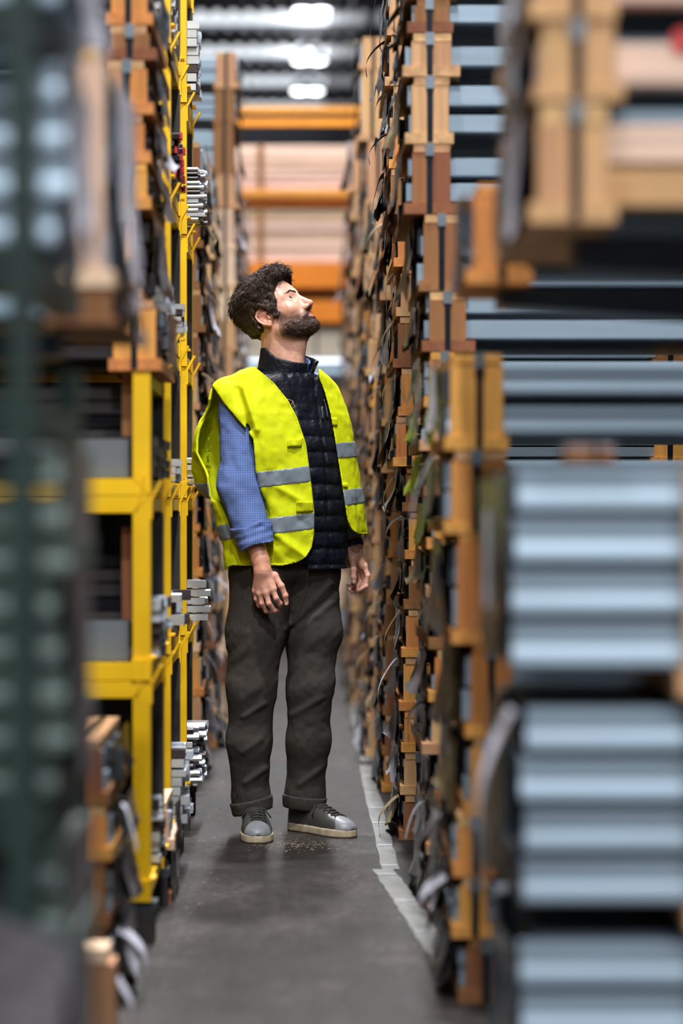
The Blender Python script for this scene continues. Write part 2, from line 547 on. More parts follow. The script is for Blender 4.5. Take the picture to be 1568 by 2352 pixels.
def pack(label, s, xend, y0, y1, z0, z1, seed, wcol='tan', post=0.03, pw=0.1, rows=None, nrow=2, L=2.2, foil=('black',), strap=True,
         rag_mat=None, prof='flat', group='strapped steel packs', frame2=0.8, detail=2, board='z', seal=True, ends=True, batten=(0.028, 0.02), wide=0.012, lift=1.0):
    """One strapped pack lying across the aisle's edge. S: +1 when it runs off to +x. DETAIL 2 near, 1 middle, 0 far."""
    rnd = random.Random(seed)
    h, d = z1 - z0 - 0.002, y1 - y0
    t = thing('steel_pack', label, 'pack', (xend, y0, z0), group)
    hb, ht = batten

    def bx(name, xa, xb, ya, yb, za, zb, mat):
        a, b = sorted((s * xa, s * xb))
        return bar(name, b - a, yb - ya, zb - za, mat, t, (a, ya, za))
    frames = [post]
    if frame2 and detail > 0:
        frames.append(post + frame2)
    for p in frames:
        j = rnd.uniform(-0.004, 0.004)
        bx('batten', p - wide + j, p + pw + wide + j, -0.026, d + 0.01, 0, hb, wood(wcol, 'y'))
        if ht > 0:
            bx('batten', p + 0.004 - j, p + pw - 0.002 - j, -0.024, d + 0.01, h - ht, h, wood(rnd.choice([wcol, 'tan']), 'y'))
        half = pw / 2 if (detail == 2 and rnd.random() < 0.5) else pw
        xx = p
        while xx < p + pw - 0.001:
            bx('side_board', xx, xx + half - (0.0015 if half < pw else 0), -0.022 - rnd.uniform(0, 0.002), -0.001, hb, h - ht, wood(wcol, board))
            xx += half
        if strap:
            c = p + pw * 0.5 + rnd.uniform(-0.006, 0.006)
            a, b = sorted((s * (c - 0.0075), s * (c + 0.0075)))
            w_ = round(b - a, 4)
            k = ('strap', w_, round(h, 4), round(d, 4))
            st = shared('strap', k, lambda: MB().box(0, w_, -0.0285, -0.0265, 0.004, h + 0.001).box(0, w_, -0.0285, d + 0.012, h + 0.0004, h + 0.0016)
                   .box(0, w_, d + 0.0105, d + 0.012, 0.004, h), M['strap'], t, (a, 0, 0))
            if seal and detail == 2:
                bar('strap_seal', 0.022, 0.0024, 0.032, M['seal'], st, (w_ / 2 - 0.011, -0.031, h - 0.03))
    lo, hi = hb, h - ht
    if rows is None:
        rows = [(lo + (hi - lo) * i / nrow, lo + (hi - lo) * (i + 1) / nrow - 0.003, M['steel']) for i in range(nrow)]
    fn = channel if prof == 'channel' else flat
    for za, zb, mat in rows:
        hh = round(zb - za, 4)
        key = ('profile', prof, hh, round(L, 2), s)
        shared('profile', key, lambda: MB().prism(fn(hh), 0, s * L), mat, t, (s * (0.004 + rnd.uniform(0, 0.012)), rnd.uniform(0, 0.004), za))
    # the other profiles behind the front ones: too many to pick apart, one mesh with uneven ends
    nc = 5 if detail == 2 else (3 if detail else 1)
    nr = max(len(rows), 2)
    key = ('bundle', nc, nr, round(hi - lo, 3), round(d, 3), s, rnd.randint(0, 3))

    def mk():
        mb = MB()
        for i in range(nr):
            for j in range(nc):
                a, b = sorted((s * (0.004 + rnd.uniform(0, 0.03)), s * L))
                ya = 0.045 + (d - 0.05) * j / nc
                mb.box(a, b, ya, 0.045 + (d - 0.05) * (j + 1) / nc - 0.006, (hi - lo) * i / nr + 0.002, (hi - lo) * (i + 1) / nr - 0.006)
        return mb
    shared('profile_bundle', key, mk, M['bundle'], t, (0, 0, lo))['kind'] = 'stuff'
    if ends:
        for i, f in enumerate(foil):
            a = rnd.uniform(0.0, 0.25) if i else rnd.uniform(0.0, 0.06)
            b = a + (rnd.uniform(0.35, 0.6) if i else rnd.uniform(0.75, 0.95))
            curl = rnd.uniform(0.0, 0.03) if f == 'black' else rnd.uniform(0.01, 0.045)
            sheet(t, 'end_wrap', s, d * a, d * min(1, b), h * rnd.uniform(0.9, 1.0), h * rnd.uniform(0.0, 0.25), M[FOIL[f]], curl * lift, rnd, 0.004 + 0.005 * i)
        if detail == 2 and 'black' in foil and rnd.random() < 0.75:
            ya = d * rnd.uniform(0.05, 0.5)
            bx('end_label', -0.012, -0.0135, ya, ya + 0.09, h * 0.35, h * 0.8, M[rnd.choice(['label_blue', 'label_white', 'label_blue'])])
    if rag_mat:
        rag(t, 'loose_wrapping', s, rnd.uniform(0, 0.05), rnd.uniform(0.05, 0.1), h * 0.95, h * rnd.uniform(0.7, 0.92), M[FOIL[rag_mat]], rnd.uniform(0.03, 0.06), rnd)
    return t


WDESC = {'pale': 'pale', 'tan': 'tan', 'orange': 'orange-brown', 'red': 'red-brown', 'brown': 'brown', 'pink': 'pinkish'}
FDESC = {'black': 'black foil', 'grey': 'grey foil', 'white': 'white foil', 'paper': 'brown paper', 'lime': 'lime rags'}


def stack(side, name, s, xend, y0, y1, bounds, seed, cols, **kw):
    """Packs on one another from BOUNDS (heights from low to high). COLS gives the timber of each or one for all."""
    rnd = random.Random(seed)
    out = []
    n = len(bounds) - 1
    for i in range(n):
        k = dict(kw)
        c = cols[i] if isinstance(cols, list) else rnd.choice(cols.split())
        foil = k.pop('foils', None)
        if foil is None:
            foil = ['black']
            if rnd.random() < 0.5:
                foil.append(rnd.choice(['paper', 'grey', 'white', 'paper']))
        else:
            foil = foil[i]
        jit = k.pop('jit', 0.014)
        rg = rnd.choice([None, 'white', 'grey', 'paper', None]) if k.get('detail', 2) else rnd.choice([None, 'white', 'grey'])
        pos = 'topmost' if i == n - 1 else ('lowest' if i == 0 else ORD[i])
        label = '%s timbered pack with %s, %s%s, %s' % (WDESC[c], FDESC[foil[-1]], pos, ' from floor' if 0 < i < n - 1 else '', name)
        out.append(pack(label, s, (xend(i) if callable(xend) else xend) + s * rnd.uniform(-jit, jit), y0, y1, bounds[i], bounds[i + 1], seed * 100 + i, wcol=c, foil=foil, rag_mat=rg,
                        nrow=rnd.choice([2, 2, 3]), group='strapped packs on the ' + side, **k))
    return out


def fill(z0, z1, lo, hi, seed):
    """Bounds from z0 up to z1 in uneven steps."""
    rnd = random.Random(seed)
    b = [z0]
    while z1 - b[-1] > lo * 1.4:
        b.append(min(b[-1] + rnd.uniform(lo, hi), z1))
    b[-1] = z1
    return b


TS, YS = 'taped side', 'yellow rack side'

# --- taped side, from the camera on ---------------------------------------------------------------
# bare packs of channels, low, out of focus
zc = 3.62
chan = lambda a, b: [(H(yb, zc) - H(a_bot, zc), H(ya, zc) - H(a_bot, zc), M['steel']) for ya, yb, a_bot in [(p, q, b) for p, q in a]]
low = [([(1068, 1184), (1187, 1303), (1307, 1423), (1427, 1541)], 1062, 1600, 'topmost'),
       ([(1624, 1736), (1740, 1852), (1856, 1968), (1972, 2084)], 1608, 2130, 'middle'),
       ([(2164, 2276), (2280, 2392), (2396, 2508), (2512, 2624)], 2140, 2690, 'lowest')]
for rows_, top, bot, pos in low:
    pack('bare pack of four wide grey channels, %s in the blurred low pile beside the camera' % pos, 1, 0.318 if pos != 'topmost' else 0.305, zc, zc + 0.55, H(bot, zc), H(top, zc),
         60 + top, wcol='tan', post=0.262, pw=0.09, rows=chan(rows_, bot), L=1.6, foil=('black',), prof='channel', group='bare channel packs on the taped side',
         frame2=0, batten=(max(0.02, H(rows_[-1][1], zc) - H(bot, zc) - 0.002), 0.004), strap=(pos != 'topmost'), ends=True, rag_mat='white' if pos == 'middle' else None)
tag(MB().box(0.5, 1.5, zc + 0.02, zc + 0.5, 0, H(2690, zc) - 0.002).build('timber_sleeper', wood('brown', 'x')), 'brown timber sleeper on the floor under the bare channel packs', 'timber')
# two wood chocks with a twist of paper lying on top of the bare channels
for x_, w_, lab in ((1340, 62, 'longer brown wood chock lying on top of the bare channel packs'), (1402, 34, 'shorter brown wood chock on the bare channels beside the longer one')):
    t = thing('wood_chock', lab, 'wood', ((x_ - 700) * zc / F_PX, zc + 0.05, H(1062, zc)), 'wood chocks on the channels')
    bar('block', w_ / 1534.0, 0.09, 0.024, wood('brown', 'x'), t, (-w_ / 3068.0, 0, 0))
    bar('paper_scrap', w_ / 1534.0 + 0.004, 0.07, 0.003, M['foil_white'], t, (-w_ / 3068.0 - 0.002, 0.01, 0.0242))

# cantilever rack out at the side that carries the upper near packs
t = thing('cantilever_rack', 'dark steel cantilever rack whose arms carry the big blurred upper packs', 'rack', (1.75, 4.2, 0))
bar('column', 0.16, 0.2, 4.2, M['steel_dark'], t, (0, -0.1, 0))
bar('foot', 1.0, 0.16, 0.1, M['steel_dark'], t, (-0.7, -0.08, 0))
za = H(515, 3.6)
MB().prism([(-1.33, za - 0.05), (-1.33, za - 0.001), (0, za - 0.001), (0, za - 0.13)], -0.45, -0.35, 'y').build('arm', M['steel_dark'], t)
MB().prism([(-1.38, H(655, 4.5) - 0.03), (-1.38, H(655, 4.5) - 0.001), (0, H(655, 4.5) - 0.001), (0, H(655, 4.5) - 0.12)], 0.38, 0.52, 'y').build('arm', M['steel_dark'], t)
bar('arm_root', 0.16, 1.4, 0.12, M['steel_dark'], t, (0, -0.5, za - 0.13))
bar('arm_root', 0.16, 1.4, 0.12, M['steel_dark'], t, (0, -0.5, H(655, 4.5) - 0.13))

zn = 3.6
hz = lambda a, b: (H(b, zn), H(a, zn))


def near_rows(bot, lst):
    return [(H(b, zn) - H(bot, zn), H(a, zn) - H(bot, zn), m) for a, b, m in lst]


pack('big pale timbered pack with steel strap and two long boards, lowest on upper arm', 1, 0.334, zn, zn + 0.6, *hz(240, 515), 11, wcol='tan', post=0.010, pw=0.105,
     rows=near_rows(515, [(285, 378, wood('pink', 'x')), (383, 480, wood('tan', 'x')), (254, 284, M['steel'])]), L=1.6, foil=('black', 'white'), group='big packs on the upper arm', batten=(0.03, 0.03), lift=0.25)
pack('big tan pack with one pinkish long board and red mark, middle on upper arm', 1, 0.336, zn, zn + 0.6, *hz(52, 237), 12, wcol='tan', post=0.014, pw=0.11,
     rows=near_rows(237, [(98, 202, wood('pink', 'x'))]), L=1.6, foil=('black', 'grey'), group='big packs on the upper arm', batten=(0.024, 0.006), lift=0.25)
pack('big tan timbered pack cut by the upper picture edge, topmost on upper arm', 1, 0.334, zn, zn + 0.6, *hz(-130, 50), 13, wcol='tan', post=0.012, pw=0.105,
     rows=near_rows(50, [(-80, 12, wood('pink', 'x'))]), L=1.6, foil=('black', 'white'), group='big packs on the upper arm', batten=(0.028, 0.02), lift=0.25)
red_mat = speckled('red_spray_mark', lin(190, 52, 48), rough=0.6)
mk = [o for o in COL.objects if o.name.startswith('steel_pack') and o.get('label', '').startswith('big tan pack with one')][0]
mb = MB()
mb.v = [(0.226 + 0.018 * math.cos(a * PI / 8), -0.0015, 0.092 + 0.02 * math.sin(a * PI / 8)) for a in range(16)]
mb.f = [tuple(range(16))]
mb.build('red_mark', red_mat, mk)
pack('orange-brown timbered pack hanging over a gap, carried by lower dark arm', 1, 0.305, 4.5, 4.82, H(655, 4.5), H(425, 4.5), 14, wcol='orange', post=0.008, pw=0.1, lift=0.4,
     rows=[(H(606, 4.5) - H(655, 4.5), H(542, 4.5) - H(655, 4.5), M['steel'])], L=1.5, foil=('black', 'grey'), group='strapped packs on the taped side', prof='channel')

# second stack
z2 = 5.05
rows_q = [(H(1005, z2) - H(1032, z2), H(926, z2) - H(1032, z2), M['steel']), (H(912, z2) - H(1032, z2), H(840, z2) - H(1032, z2), M['steel'])]
b2 = [0.0] + [H(v, z2) for v in (2150, 2010, 1872, 1692, 1478, 1226, 1034, 812)]
c2 = ['brown', 'orange', 'orange', 'orange', 'orange', 'orange', 'orange', 'orange']
px2 = [0.05, 0.03, 0.02, 0.06, 0.055, 0.02, 0.02, 0.012]
pw2 = [0.08, 0.06, 0.065, 0.065, 0.085, 0.115, 0.112, 0.108]
f2 = [('black', 'grey'), ('black', 'white'), ('black', 'grey'), ('black', 'paper'), ('black', 'grey'), ('grey', 'black'), ('black', 'grey'), ('black', 'white')]
for i in range(8):
    top = i == 7
    pack('%s timbered pack with %s, %s, second stack on taped side' % (WDESC[c2[i]], FDESC[f2[i][-1]], 'topmost' if top else ('lowest' if not i else ORD[i] + ' from floor')),
         1, 0.285 + 0.006 * ((i * 7) % 3) + max(0, px2[i] - 0.022), z2, z2 + 0.6, b2[i], b2[i + 1], 200 + i, wcol=c2[i], post=min(px2[i], 0.022), pw=pw2[i], rows=rows_q if top else None, nrow=2, L=1.7,
         foil=f2[i], group='strapped packs on the taped side', prof='channel' if top else 'flat', rag_mat=[None, 'white', 'grey', None, None, None, 'white', 'white'][i])

# third stack, clear from the floor up to the picture's edge
z3 = 6.25
ys3 = [2079, 1960, 1840, 1730, 1610, 1490, 1370, 1260, 1140, 1035, 935, 808, 671, 494, 333, 179, 79, -2, -110]
b3 = [H(v, z3) for v in ys3]
b3[0] = 0.0
n3 = len(b3) - 1
cust = {12 - 1: ('red', 985, 83), 12: ('red', 972, 88), 13: ('red', 946, 88), 14: ('tan', 944, 86), 15: ('tan', 944, 92), 16: ('brown', 950, 80), 17: ('tan', 950, 80)}
rows3 = {11: [(735, 781), (672, 722)], 13: [(420, 466), (362, 407)], 14: [(262, 306), (196, 246)], 15: [(106, 154)], 16: [(10, 54)], 12: [(604, 660), (540, 590)]}
f3 = [('black',), ('black', 'white'), ('grey', 'black'), ('black',), ('black', 'grey'), ('black',), ('black', 'paper'), ('black',), ('black', 'lime'),
      ('black', 'lime'), ('black',), ('black', 'grey'), ('black', 'paper'), ('black', 'grey'), ('black', 'paper'), ('black', 'grey'), ('black', 'paper'), ('black', 'grey')]
for i in range(n3):
    c, px, w = cust.get(i, (['tan', 'orange', 'brown'][i % 3], 985, 60))
    rr = None
    if i in rows3:
        rr = [(H(q, z3) - b3[i], H(p, z3) - b3[i], M['steel']) for p, q in rows3[i]]
    xe = (px - 700) * z3 / F_PX - 0.02 if i > 10 else (0.298 + 0.006 * (i % 3) if i > 7 else 0.315 + 0.008 * (i % 3))
    post = max(0.012, (px - 700) * z3 / F_PX - xe)
    pack('%s timbered pack with %s, %s, third stack on taped side' % (WDESC[c], FDESC[f3[i][-1]], 'topmost' if i == n3 - 1 else ('lowest' if not i else ORD[i] + ' from floor')),
         1, xe, z3, z3 + 0.62, b3[i], b3[i + 1], 300 + i, wcol=c, post=post, pw=w * z3 / F_PX, rows=rr, nrow=2, L=1.8, foil=f3[i], group='strapped packs on the taped side',
         rag_mat=[None, 'white', None, 'grey', None, 'paper', None, None, None, 'grey', 'paper', 'lime', None, 'grey', None, 'grey', 'paper', None][i], wide=0.014 + 0.008 * (i % 2))

stack(TS, 'fourth stack on taped side beside worker', 1, lambda i: 0.258 if i > 12 else (0.285 if i > 7 else 0.305), 7.5, 8.1, fill(0, 2.66, 0.12, 0.17, 41), 4, 'tan brown orange tan', post=0.008, pw=0.09, L=1.7, detail=2, jit=0.012)
stack(TS, 'fifth stack on taped side', 1, 0.288, 8.75, 9.35, fill(0, 2.26, 0.12, 0.17, 51), 5, 'tan red orange tan', post=0.012, pw=0.09, L=1.7, detail=2)
stack(TS, 'sixth stack on taped side', 1, 0.262, 9.95, 10.55, fill(0, 2.32, 0.12, 0.17, 61), 6, 'tan orange tan tan', post=0.012, pw=0.09, L=1.7, detail=1)
stack(TS, 'seventh, tallest stack on taped side', 1, 0.262, 11.2, 11.8, [0] + [0.15 * i for i in range(1, 13)] + [1.98, 2.18, 2.42, 2.72, 3.05, 3.2], 7, 'tan tan tan orange', post=0.014, pw=0.105, L=1.7, detail=1)
stack(TS, 'eighth stack on taped side', 1, 0.25, 12.6, 13.2, fill(0, 2.95, 0.13, 0.19, 81), 8, 'tan tan brown', post=0.012, pw=0.09, L=1.6, detail=0)
stack(TS, 'ninth stack on taped side', 1, 0.25, 14.0, 14.6, fill(0, 2.75, 0.14, 0.2, 91), 9, 'tan pale brown', post=0.012, pw=0.09, L=1.6, detail=0)
stack(TS, 'tenth stack on taped side', 1, 0.26, 15.5, 16.1, fill(0, 2.7, 0.15, 0.22, 101), 10, 'tan pale tan', post=0.012, pw=0.09, L=1.6, detail=0)

# --- yellow rack side -----------------------------------------------------------------------------
stack(YS, 'stack right behind yellow racks', -1, -0.385, 9.1, 9.7, fill(0, 2.40, 0.12, 0.17, 151), 15, 'tan pale brown orange', post=0.012, pw=0.09, L=1.7, detail=2)
stack(YS, 'second stack behind yellow racks', -1, -0.385, 10.3, 10.9, fill(0, 2.44, 0.12, 0.17, 161), 16, 'tan orange brown tan', post=0.012, pw=0.09, L=1.7, detail=1)
stack(YS, 'third stack behind yellow racks', -1, -0.335, 12.0, 12.6, [0] + [0.15 * i for i in range(1, 14)] + [2.12, 2.3, 2.5, 2.68, 2.92, 3.1, 3.28], 17, 'tan pale brown pale', post=0.012, pw=0.1, L=1.7, detail=1)
stack(YS, 'fourth stack behind yellow racks', -1, -0.36, 13.3, 13.9, fill(0, 2.9, 0.13, 0.19, 181), 18, 'tan pale brown', post=0.012, pw=0.09, L=1.6, detail=0)
stack(YS, 'fifth stack behind yellow racks', -1, -0.37, 14.7, 15.3, fill(0, 2.85, 0.14, 0.2, 191), 19, 'tan pale tan', post=0.012, pw=0.09, L=1.6, detail=0)
stack(YS, 'sixth stack behind yellow racks', -1, -0.40, 16.0, 16.6, fill(0, 2.7, 0.15, 0.22, 211), 20, 'tan pale tan', post=0.012, pw=0.09, L=1.6, detail=0)


# stackable yellow long-goods cassettes
def cassette(label, xend, y0, y1, z0, z1, guides=True, L=1.5, top=True):
    t = thing('storage_cassette', label, 'rack', (xend, y0, z0), 'yellow stacking cassettes')
    h, d, w, dp = z1 - z0 - 0.002, y1 - y0, 0.041, 0.05
    for yy in (0, d - dp):
        # mitred posts and beams
        MB().prism([(0, 0), (-w, w), (-w, h - w if top else h), (0, h)], yy, yy + dp, 'y').build('post', M['yellow'], t)
        g = 0.0012
        MB().prism([(-g * 1.5, 0), (-L, 0), (-L, w - g), (-w - g * 0.5, w - g)], yy, yy + dp, 'y').build('bottom_beam', M['yellow'], t)
        if top:
            MB().prism([(-g * 1.5, h), (-w - g * 0.5, h - w + g), (-L, h - w + g), (-L, h)], yy, yy + dp, 'y').build('top_beam', M['yellow'], t)
        MB().prism([(-L, 0), (-L, h), (-L - w, h), (-L - w, 0)], yy, yy + dp, 'y').build('post', M['yellow'], t)
        if guides:
            # flared catch plates at the post's head, leaning out into the aisle, and the pocket of the post above
            MB().prism([(-0.002, h - 0.055), (0.004, h - 0.055), (0.004, h - 0.01), (0.028, h + 0.035), (0.022, h + 0.037), (-0.002, h - 0.008)], yy + 0.008, yy + 0.03, 'y').build('guide_plate', M['yellow'], t)
            MB().prism([(-0.035, h - 0.03), (-0.03, h - 0.03), (-0.012, h + 0.05), (-0.017, h + 0.05)], yy - 0.006, yy - 0.001, 'y').build('guide_plate', M['yellow'], t)
            bar('pocket', 0.046, 0.005, 0.05, M['yellow'], t, (-0.044, yy - 0.0055, 0.0))
            bar('pocket_lip', 0.012, 0.058, 0.006, M['yellow'], t, (0.0, yy - 0.004, 0.05))
    for zz in (0.004, h - w + 0.004):
        bar('cross_bar', 0.036, d - 2 * dp - 0.002, 0.032, M['yellow'], t, (-w + 0.002, dp + 0.001, zz))
    bar('back_panel', L, 0.004, h - 2 * w, M['dark_board'], t, (-L, d - dp - 0.006, w))
    return t


LV = [0.10, 0.622, 1.0586, 1.476, 1.896, 2.314, 2.735]
LEVN = ['on the floor', 'second level', 'third level', 'fourth level', 'fifth level', 'topmost level']
for k, (xe, ya, yb, nm) in enumerate(((-0.3645, 5.70, 6.28, 'first yellow column'), (-0.3725, 6.70, 7.25, 'second yellow column'), (-0.376, 7.68, 8.12, 'third yellow column beside worker'))):
    for i in range(6):
        if k == 0 and i > 2:
            break
        z1 = 1.354 if (k == 0 and i == 2) else LV[i + 1]
        cassette('yellow steel cassette frame, %s, %s' % (LEVN[i], nm), xe, ya, yb, LV[i], z1, guides=(k > 0 or i < 2), top=not (k == 0 and i == 2))
    for j, yy in enumerate((ya, yb - 0.06)):
        t = thing('foot_block', 'dark wood block under the %s of the %s' % ('front post' if j == 0 else 'rear post', nm), 'block', (xe - 0.06, yy, 0), 'blocks under the cassettes')
        bar('block', 0.07, 0.06, 0.078, M['dark_board'], t)
        bar('top_plate', 0.08, 0.06, 0.021, M['steel_dark'], t, (-0.005, 0, 0.078))
# a further column glimpsed as a strip behind the timber stack
for i in range(3):
    cassette('yellow steel cassette frame beside the timber packs, %s of the upper three' % ['lowest', 'middle', 'topmost'][i], -0.398, 6.30, 6.62, 1.372 + 0.44 * i, 1.372 + 0.44 * (i + 1), guides=False)

# what lies inside the first column: boards and a grey panel in each bay
for i, zb in enumerate((0.622, 1.0586)):
    nm = ['second level', 'third level'][i]
    tag(bar('sheet_panel', 0.9, 0.012, [0.095, 0.09][i], M['grey_board'], None, (-0.42 - 0.9, 5.752, zb + 0.043)), 'smooth grey sheet panel standing in the yellow cassette, %s' % nm, 'panel', 'grey panels in the cassettes')
    t = thing('board_stack', 'dark long boards stacked in the yellow cassette, %s' % nm, 'boards', (-0.43, 5.8, zb + 0.06), 'dark boards in the cassettes')
    for k in range(6 if i else 7):
        bar('board', 0.9, 0.33, 0.028, M['dark_board' if k % 3 else 'alu_black'], t, (-0.9 + 0.004 * ((k * 5) % 3), 0.004 * (k % 2), 0.034 * k))
    tag(bar('wood_upright', 0.026, 0.04, [0.22, 0.14][i] if i == 0 else 0.155, wood('brown', 'z'), None, (-0.4355, 5.757, zb + 0.14)), 'brown wood upright inside the post of the yellow cassette, %s' % nm, 'wood', 'uprights in the cassettes')

# timber packs piled on the first yellow column
zl = 5.72
bl = [H(v, zl) for v in (852, 690, 482, 377, 266, 141, 61, -60)]
cl = ['orange', 'tan', 'orange', 'orange', 'orange', 'red', 'orange']
fl = [('black',), ('black', 'grey'), ('grey',), ('black', 'white'), ('black',), ('black', 'grey'), ('black',)]
for i in range(7):
    pack('%s timbered pack with %s, %s, pile on first yellow column' % (WDESC[cl[i]], FDESC[fl[i][-1]], 'topmost' if i == 6 else ('lowest' if not i else ORD[i])),
         -1, -0.352 + [0.022, -0.012, 0.0, -0.006, -0.004, 0.004, 0.0][i], zl, zl + 0.55, bl[i], bl[i + 1], 400 + i, wcol=cl[i], post=[0.022, 0.03, 0.02, 0.02, 0.016, 0.018, 0.02][i], pw=[0.1, 0.075, 0.08, 0.085, 0.09, 0.09, 0.085][i],
         rows=[(0.028 + (bl[i + 1] - bl[i] - 0.05) * q / 3, 0.028 + (bl[i + 1] - bl[i] - 0.05) * (q + 1) / 3 - 0.008, M['alu_dark']) for q in range(3)], L=1.3, foil=fl[i],
         group='strapped packs piled on the yellow column')
# low pack pile on the floor in front of it
bw = [0.0, 0.16, 0.3, 0.415, 0.55]
cw = ['brown', 'brown', 'orange', 'red']
for i in range(4):
    pack('%s timbered pack with %s, %s, low pile before first yellow column' % (WDESC[cw[i]], ['white foil', 'grey foil', 'brown paper', 'black foil'][i], ['lowest', 'second', 'third', 'topmost'][i]),
         -1, -0.396 + [0.004, 0.0, 0.002, -0.008][i], 5.02, 5.55, bw[i], bw[i + 1], 430 + i, wcol=cw[i], post=0.016, pw=0.085, nrow=2, L=1.3, foil=[('black', 'white'), ('black', 'grey'), ('black', 'paper'), ('black',)][i],
         group='strapped packs in the low pile', rag_mat=['white', None, 'white', None][i])
t = thing('wood_offcut', 'pale sawn wood offcut standing on the floor before the low pile', 'wood', (-0.42, 4.66, 0))
bar('block', 0.052, 0.09, 0.15, wood('tan', 'z'), t, (0, 0, 0))
bar('cross_piece', 0.07, 0.1, 0.028, wood('pale', 'y'), t, (-0.03, -0.005, 0.151))
rag(t, 'loose_wrapping', -1, 0.0, 0.06, 0.12, 0.1, M['foil_white'], 0.02, random.Random(5)).location.x = 0.055
# small packs at the foot of the racks
for i, (xe, ya, za_, zb_, c, lab) in enumerate(((-0.352, 6.3, 0.0, 0.135, 'brown', 'small brown pack with cream label on the floor between two yellow columns'),
                                            (-0.345, 6.32, 0.137, 0.26, 'pale', 'small pale wood pack on top of the small brown pack by yellow columns'))):
    t = pack(lab, -1, xe, ya, ya + 0.3, za_, zb_, 450 + i, wcol=c, post=0.01, pw=0.05, nrow=2, L=0.9, foil=('black',), group='small packs at the foot of the racks', strap=False)
    if i == 0:
        bar('paper_label', 0.03, 0.002, 0.05, M['white_wrap'], t, (-0.045, -0.03, 0.05))


# loose aluminium profiles that stick out of the yellow cassettes
def profiles(label, xend, y0, z0, nx, nz, w, h, mat, seed, shape='box', cap=None, jit=0.03, L=0.9):
    """A bundle of NX columns and NZ layers of extruded profiles; each profile is its own part."""
    rnd = random.Random(seed)
    t = thing('profile_bundle', label, 'metal profiles', (xend, y0, z0), 'loose profiles in the yellow cassettes')
    th = min(w, h) * 0.16
    secs = {'box': [(0, 0), (w * .94, 0), (w * .94, h * .66), (w * .8, h * .78), (w * .14, h * .78), (0, h * .66)],
            'tee': [(0, 0), (w * .94, 0), (w * .94, th * 2), (w * .6, th * 2), (w * .6, h * .92), (w * .3, h * .92), (w * .3, th * 2), (0, th * 2)],
            'chan': [(0, 0), (w * .94, 0), (w * .94, h * .9), (w * .7, h * .9), (w * .7, th * 2), (w * .24, th * 2), (w * .24, h * .9), (0, h * .9)],
            'tube': [(w * .47 + w * .46 * math.cos(a * PI / 5), h * .47 + h * .46 * math.sin(a * PI / 5)) for a in range(10)]}
    for k in range(nz):
        for j in range(nx):
            sh = shape if rnd.random() < 0.8 else rnd.choice(['box', 'tee', 'chan'])
            key = (sh, round(w, 4), round(h, 4), L)
            dx = rnd.uniform(-jit, 0)
            loc = (dx, j * w, k * h)
            pr = shared('profile', key, lambda: MB().prism(secs[sh], -L, 0), M[mat] if rnd.random() < 0.8 else M['alu_dark'], t, loc)
            if cap and rnd.random() < 0.6:
                bar('end_cap', 0.006, w * 0.9, h * 0.86, M[cap], pr, (0.0005, w * .03, h * .03))
    return t


profiles('tall pile of silver profile ends, topmost level, second yellow column', -0.362, 6.78, 2.362, 5, 10, 0.05, 0.024, 'alu', 1, 'tee', jit=0.012)
profiles('tall pile of silver channel ends, topmost level, third yellow column', -0.338, 7.73, 2.362, 5, 8, 0.045, 0.028, 'alu', 2, 'chan', jit=0.012)
profiles('black profiles with red end caps, fifth level, second yellow column', -0.35, 6.78, 1.94, 5, 7, 0.05, 0.0205, 'alu_black', 3, 'box', 'red_cap', 0.02)
profiles('fan of thin silver tubes sticking out, fifth level, third yellow column', -0.315, 7.74, 1.945, 7, 12, 0.028, 0.0145, 'alu', 4, 'tube', jit=0.03)
profiles('wide silver channels, sticking out beside the timber packs, lowest upper cassette', -0.345, 6.35, 1.418, 4, 8, 0.045, 0.025, 'alu', 5, 'chan', jit=0.03)
profiles('small silver profiles, fourth level, second yellow column', -0.338, 6.8, 1.52, 6, 5, 0.035, 0.0165, 'alu', 6, 'chan', jit=0.02)
profiles('dark violet grey profiles, third level, first yellow column', -0.342, 5.76, 1.103, 8, 4, 0.055, 0.024, 'alu_dark', 7, 'chan', jit=0.02)
profiles('pale grey blocky profiles, third level, third yellow column', -0.318, 7.74, 1.103, 6, 4, 0.045, 0.022, 'alu', 8, 'box', jit=0.04)
profiles('four short silver profiles, third level, second yellow column', -0.345, 6.78, 1.103, 4, 3, 0.04, 0.021, 'alu', 9, 'chan', jit=0.03)
profiles('dense silver profile ends, second level, first yellow column', -0.335, 5.86, 0.667, 7, 5, 0.05, 0.028, 'alu', 10, 'tee', jit=0.03)
profiles('long dark silver rails sticking far out, second level, second yellow column', -0.325, 6.76, 0.667, 4, 4, 0.05, 0.032, 'alu', 11, 'chan', jit=0.07)
profiles('single long bright rail pair sticking furthest out, second level, third yellow column', -0.292, 7.72, 0.667, 2, 5, 0.05, 0.026, 'alu', 12, 'box', jit=0.05)
profiles('flat silver sheets and profiles, on the floor level, second yellow column', -0.318, 6.76, 0.145, 5, 8, 0.055, 0.026, 'alu', 13, 'chan', jit=0.035)
profiles('bunch of silver tubes, on the floor level, third yellow column', -0.316, 7.72, 0.145, 6, 8, 0.04, 0.023, 'alu', 14, 'tube', jit=0.045)
profiles('few silver rail ends, on the floor level, first yellow column', -0.35, 6.02, 0.145, 3, 6, 0.05, 0.026, 'alu', 15, 'tee', jit=0.02)
profiles('crumpled dark silver ends beside timber packs, middle upper cassette', -0.378, 6.36, 1.855, 5, 6, 0.03, 0.023, 'alu', 16, 'tee', jit=0.012)
profiles('crumpled dark silver ends beside timber packs, topmost upper cassette', -0.378, 6.36, 2.296, 5, 5, 0.03, 0.023, 'alu', 17, 'tee', jit=0.012)

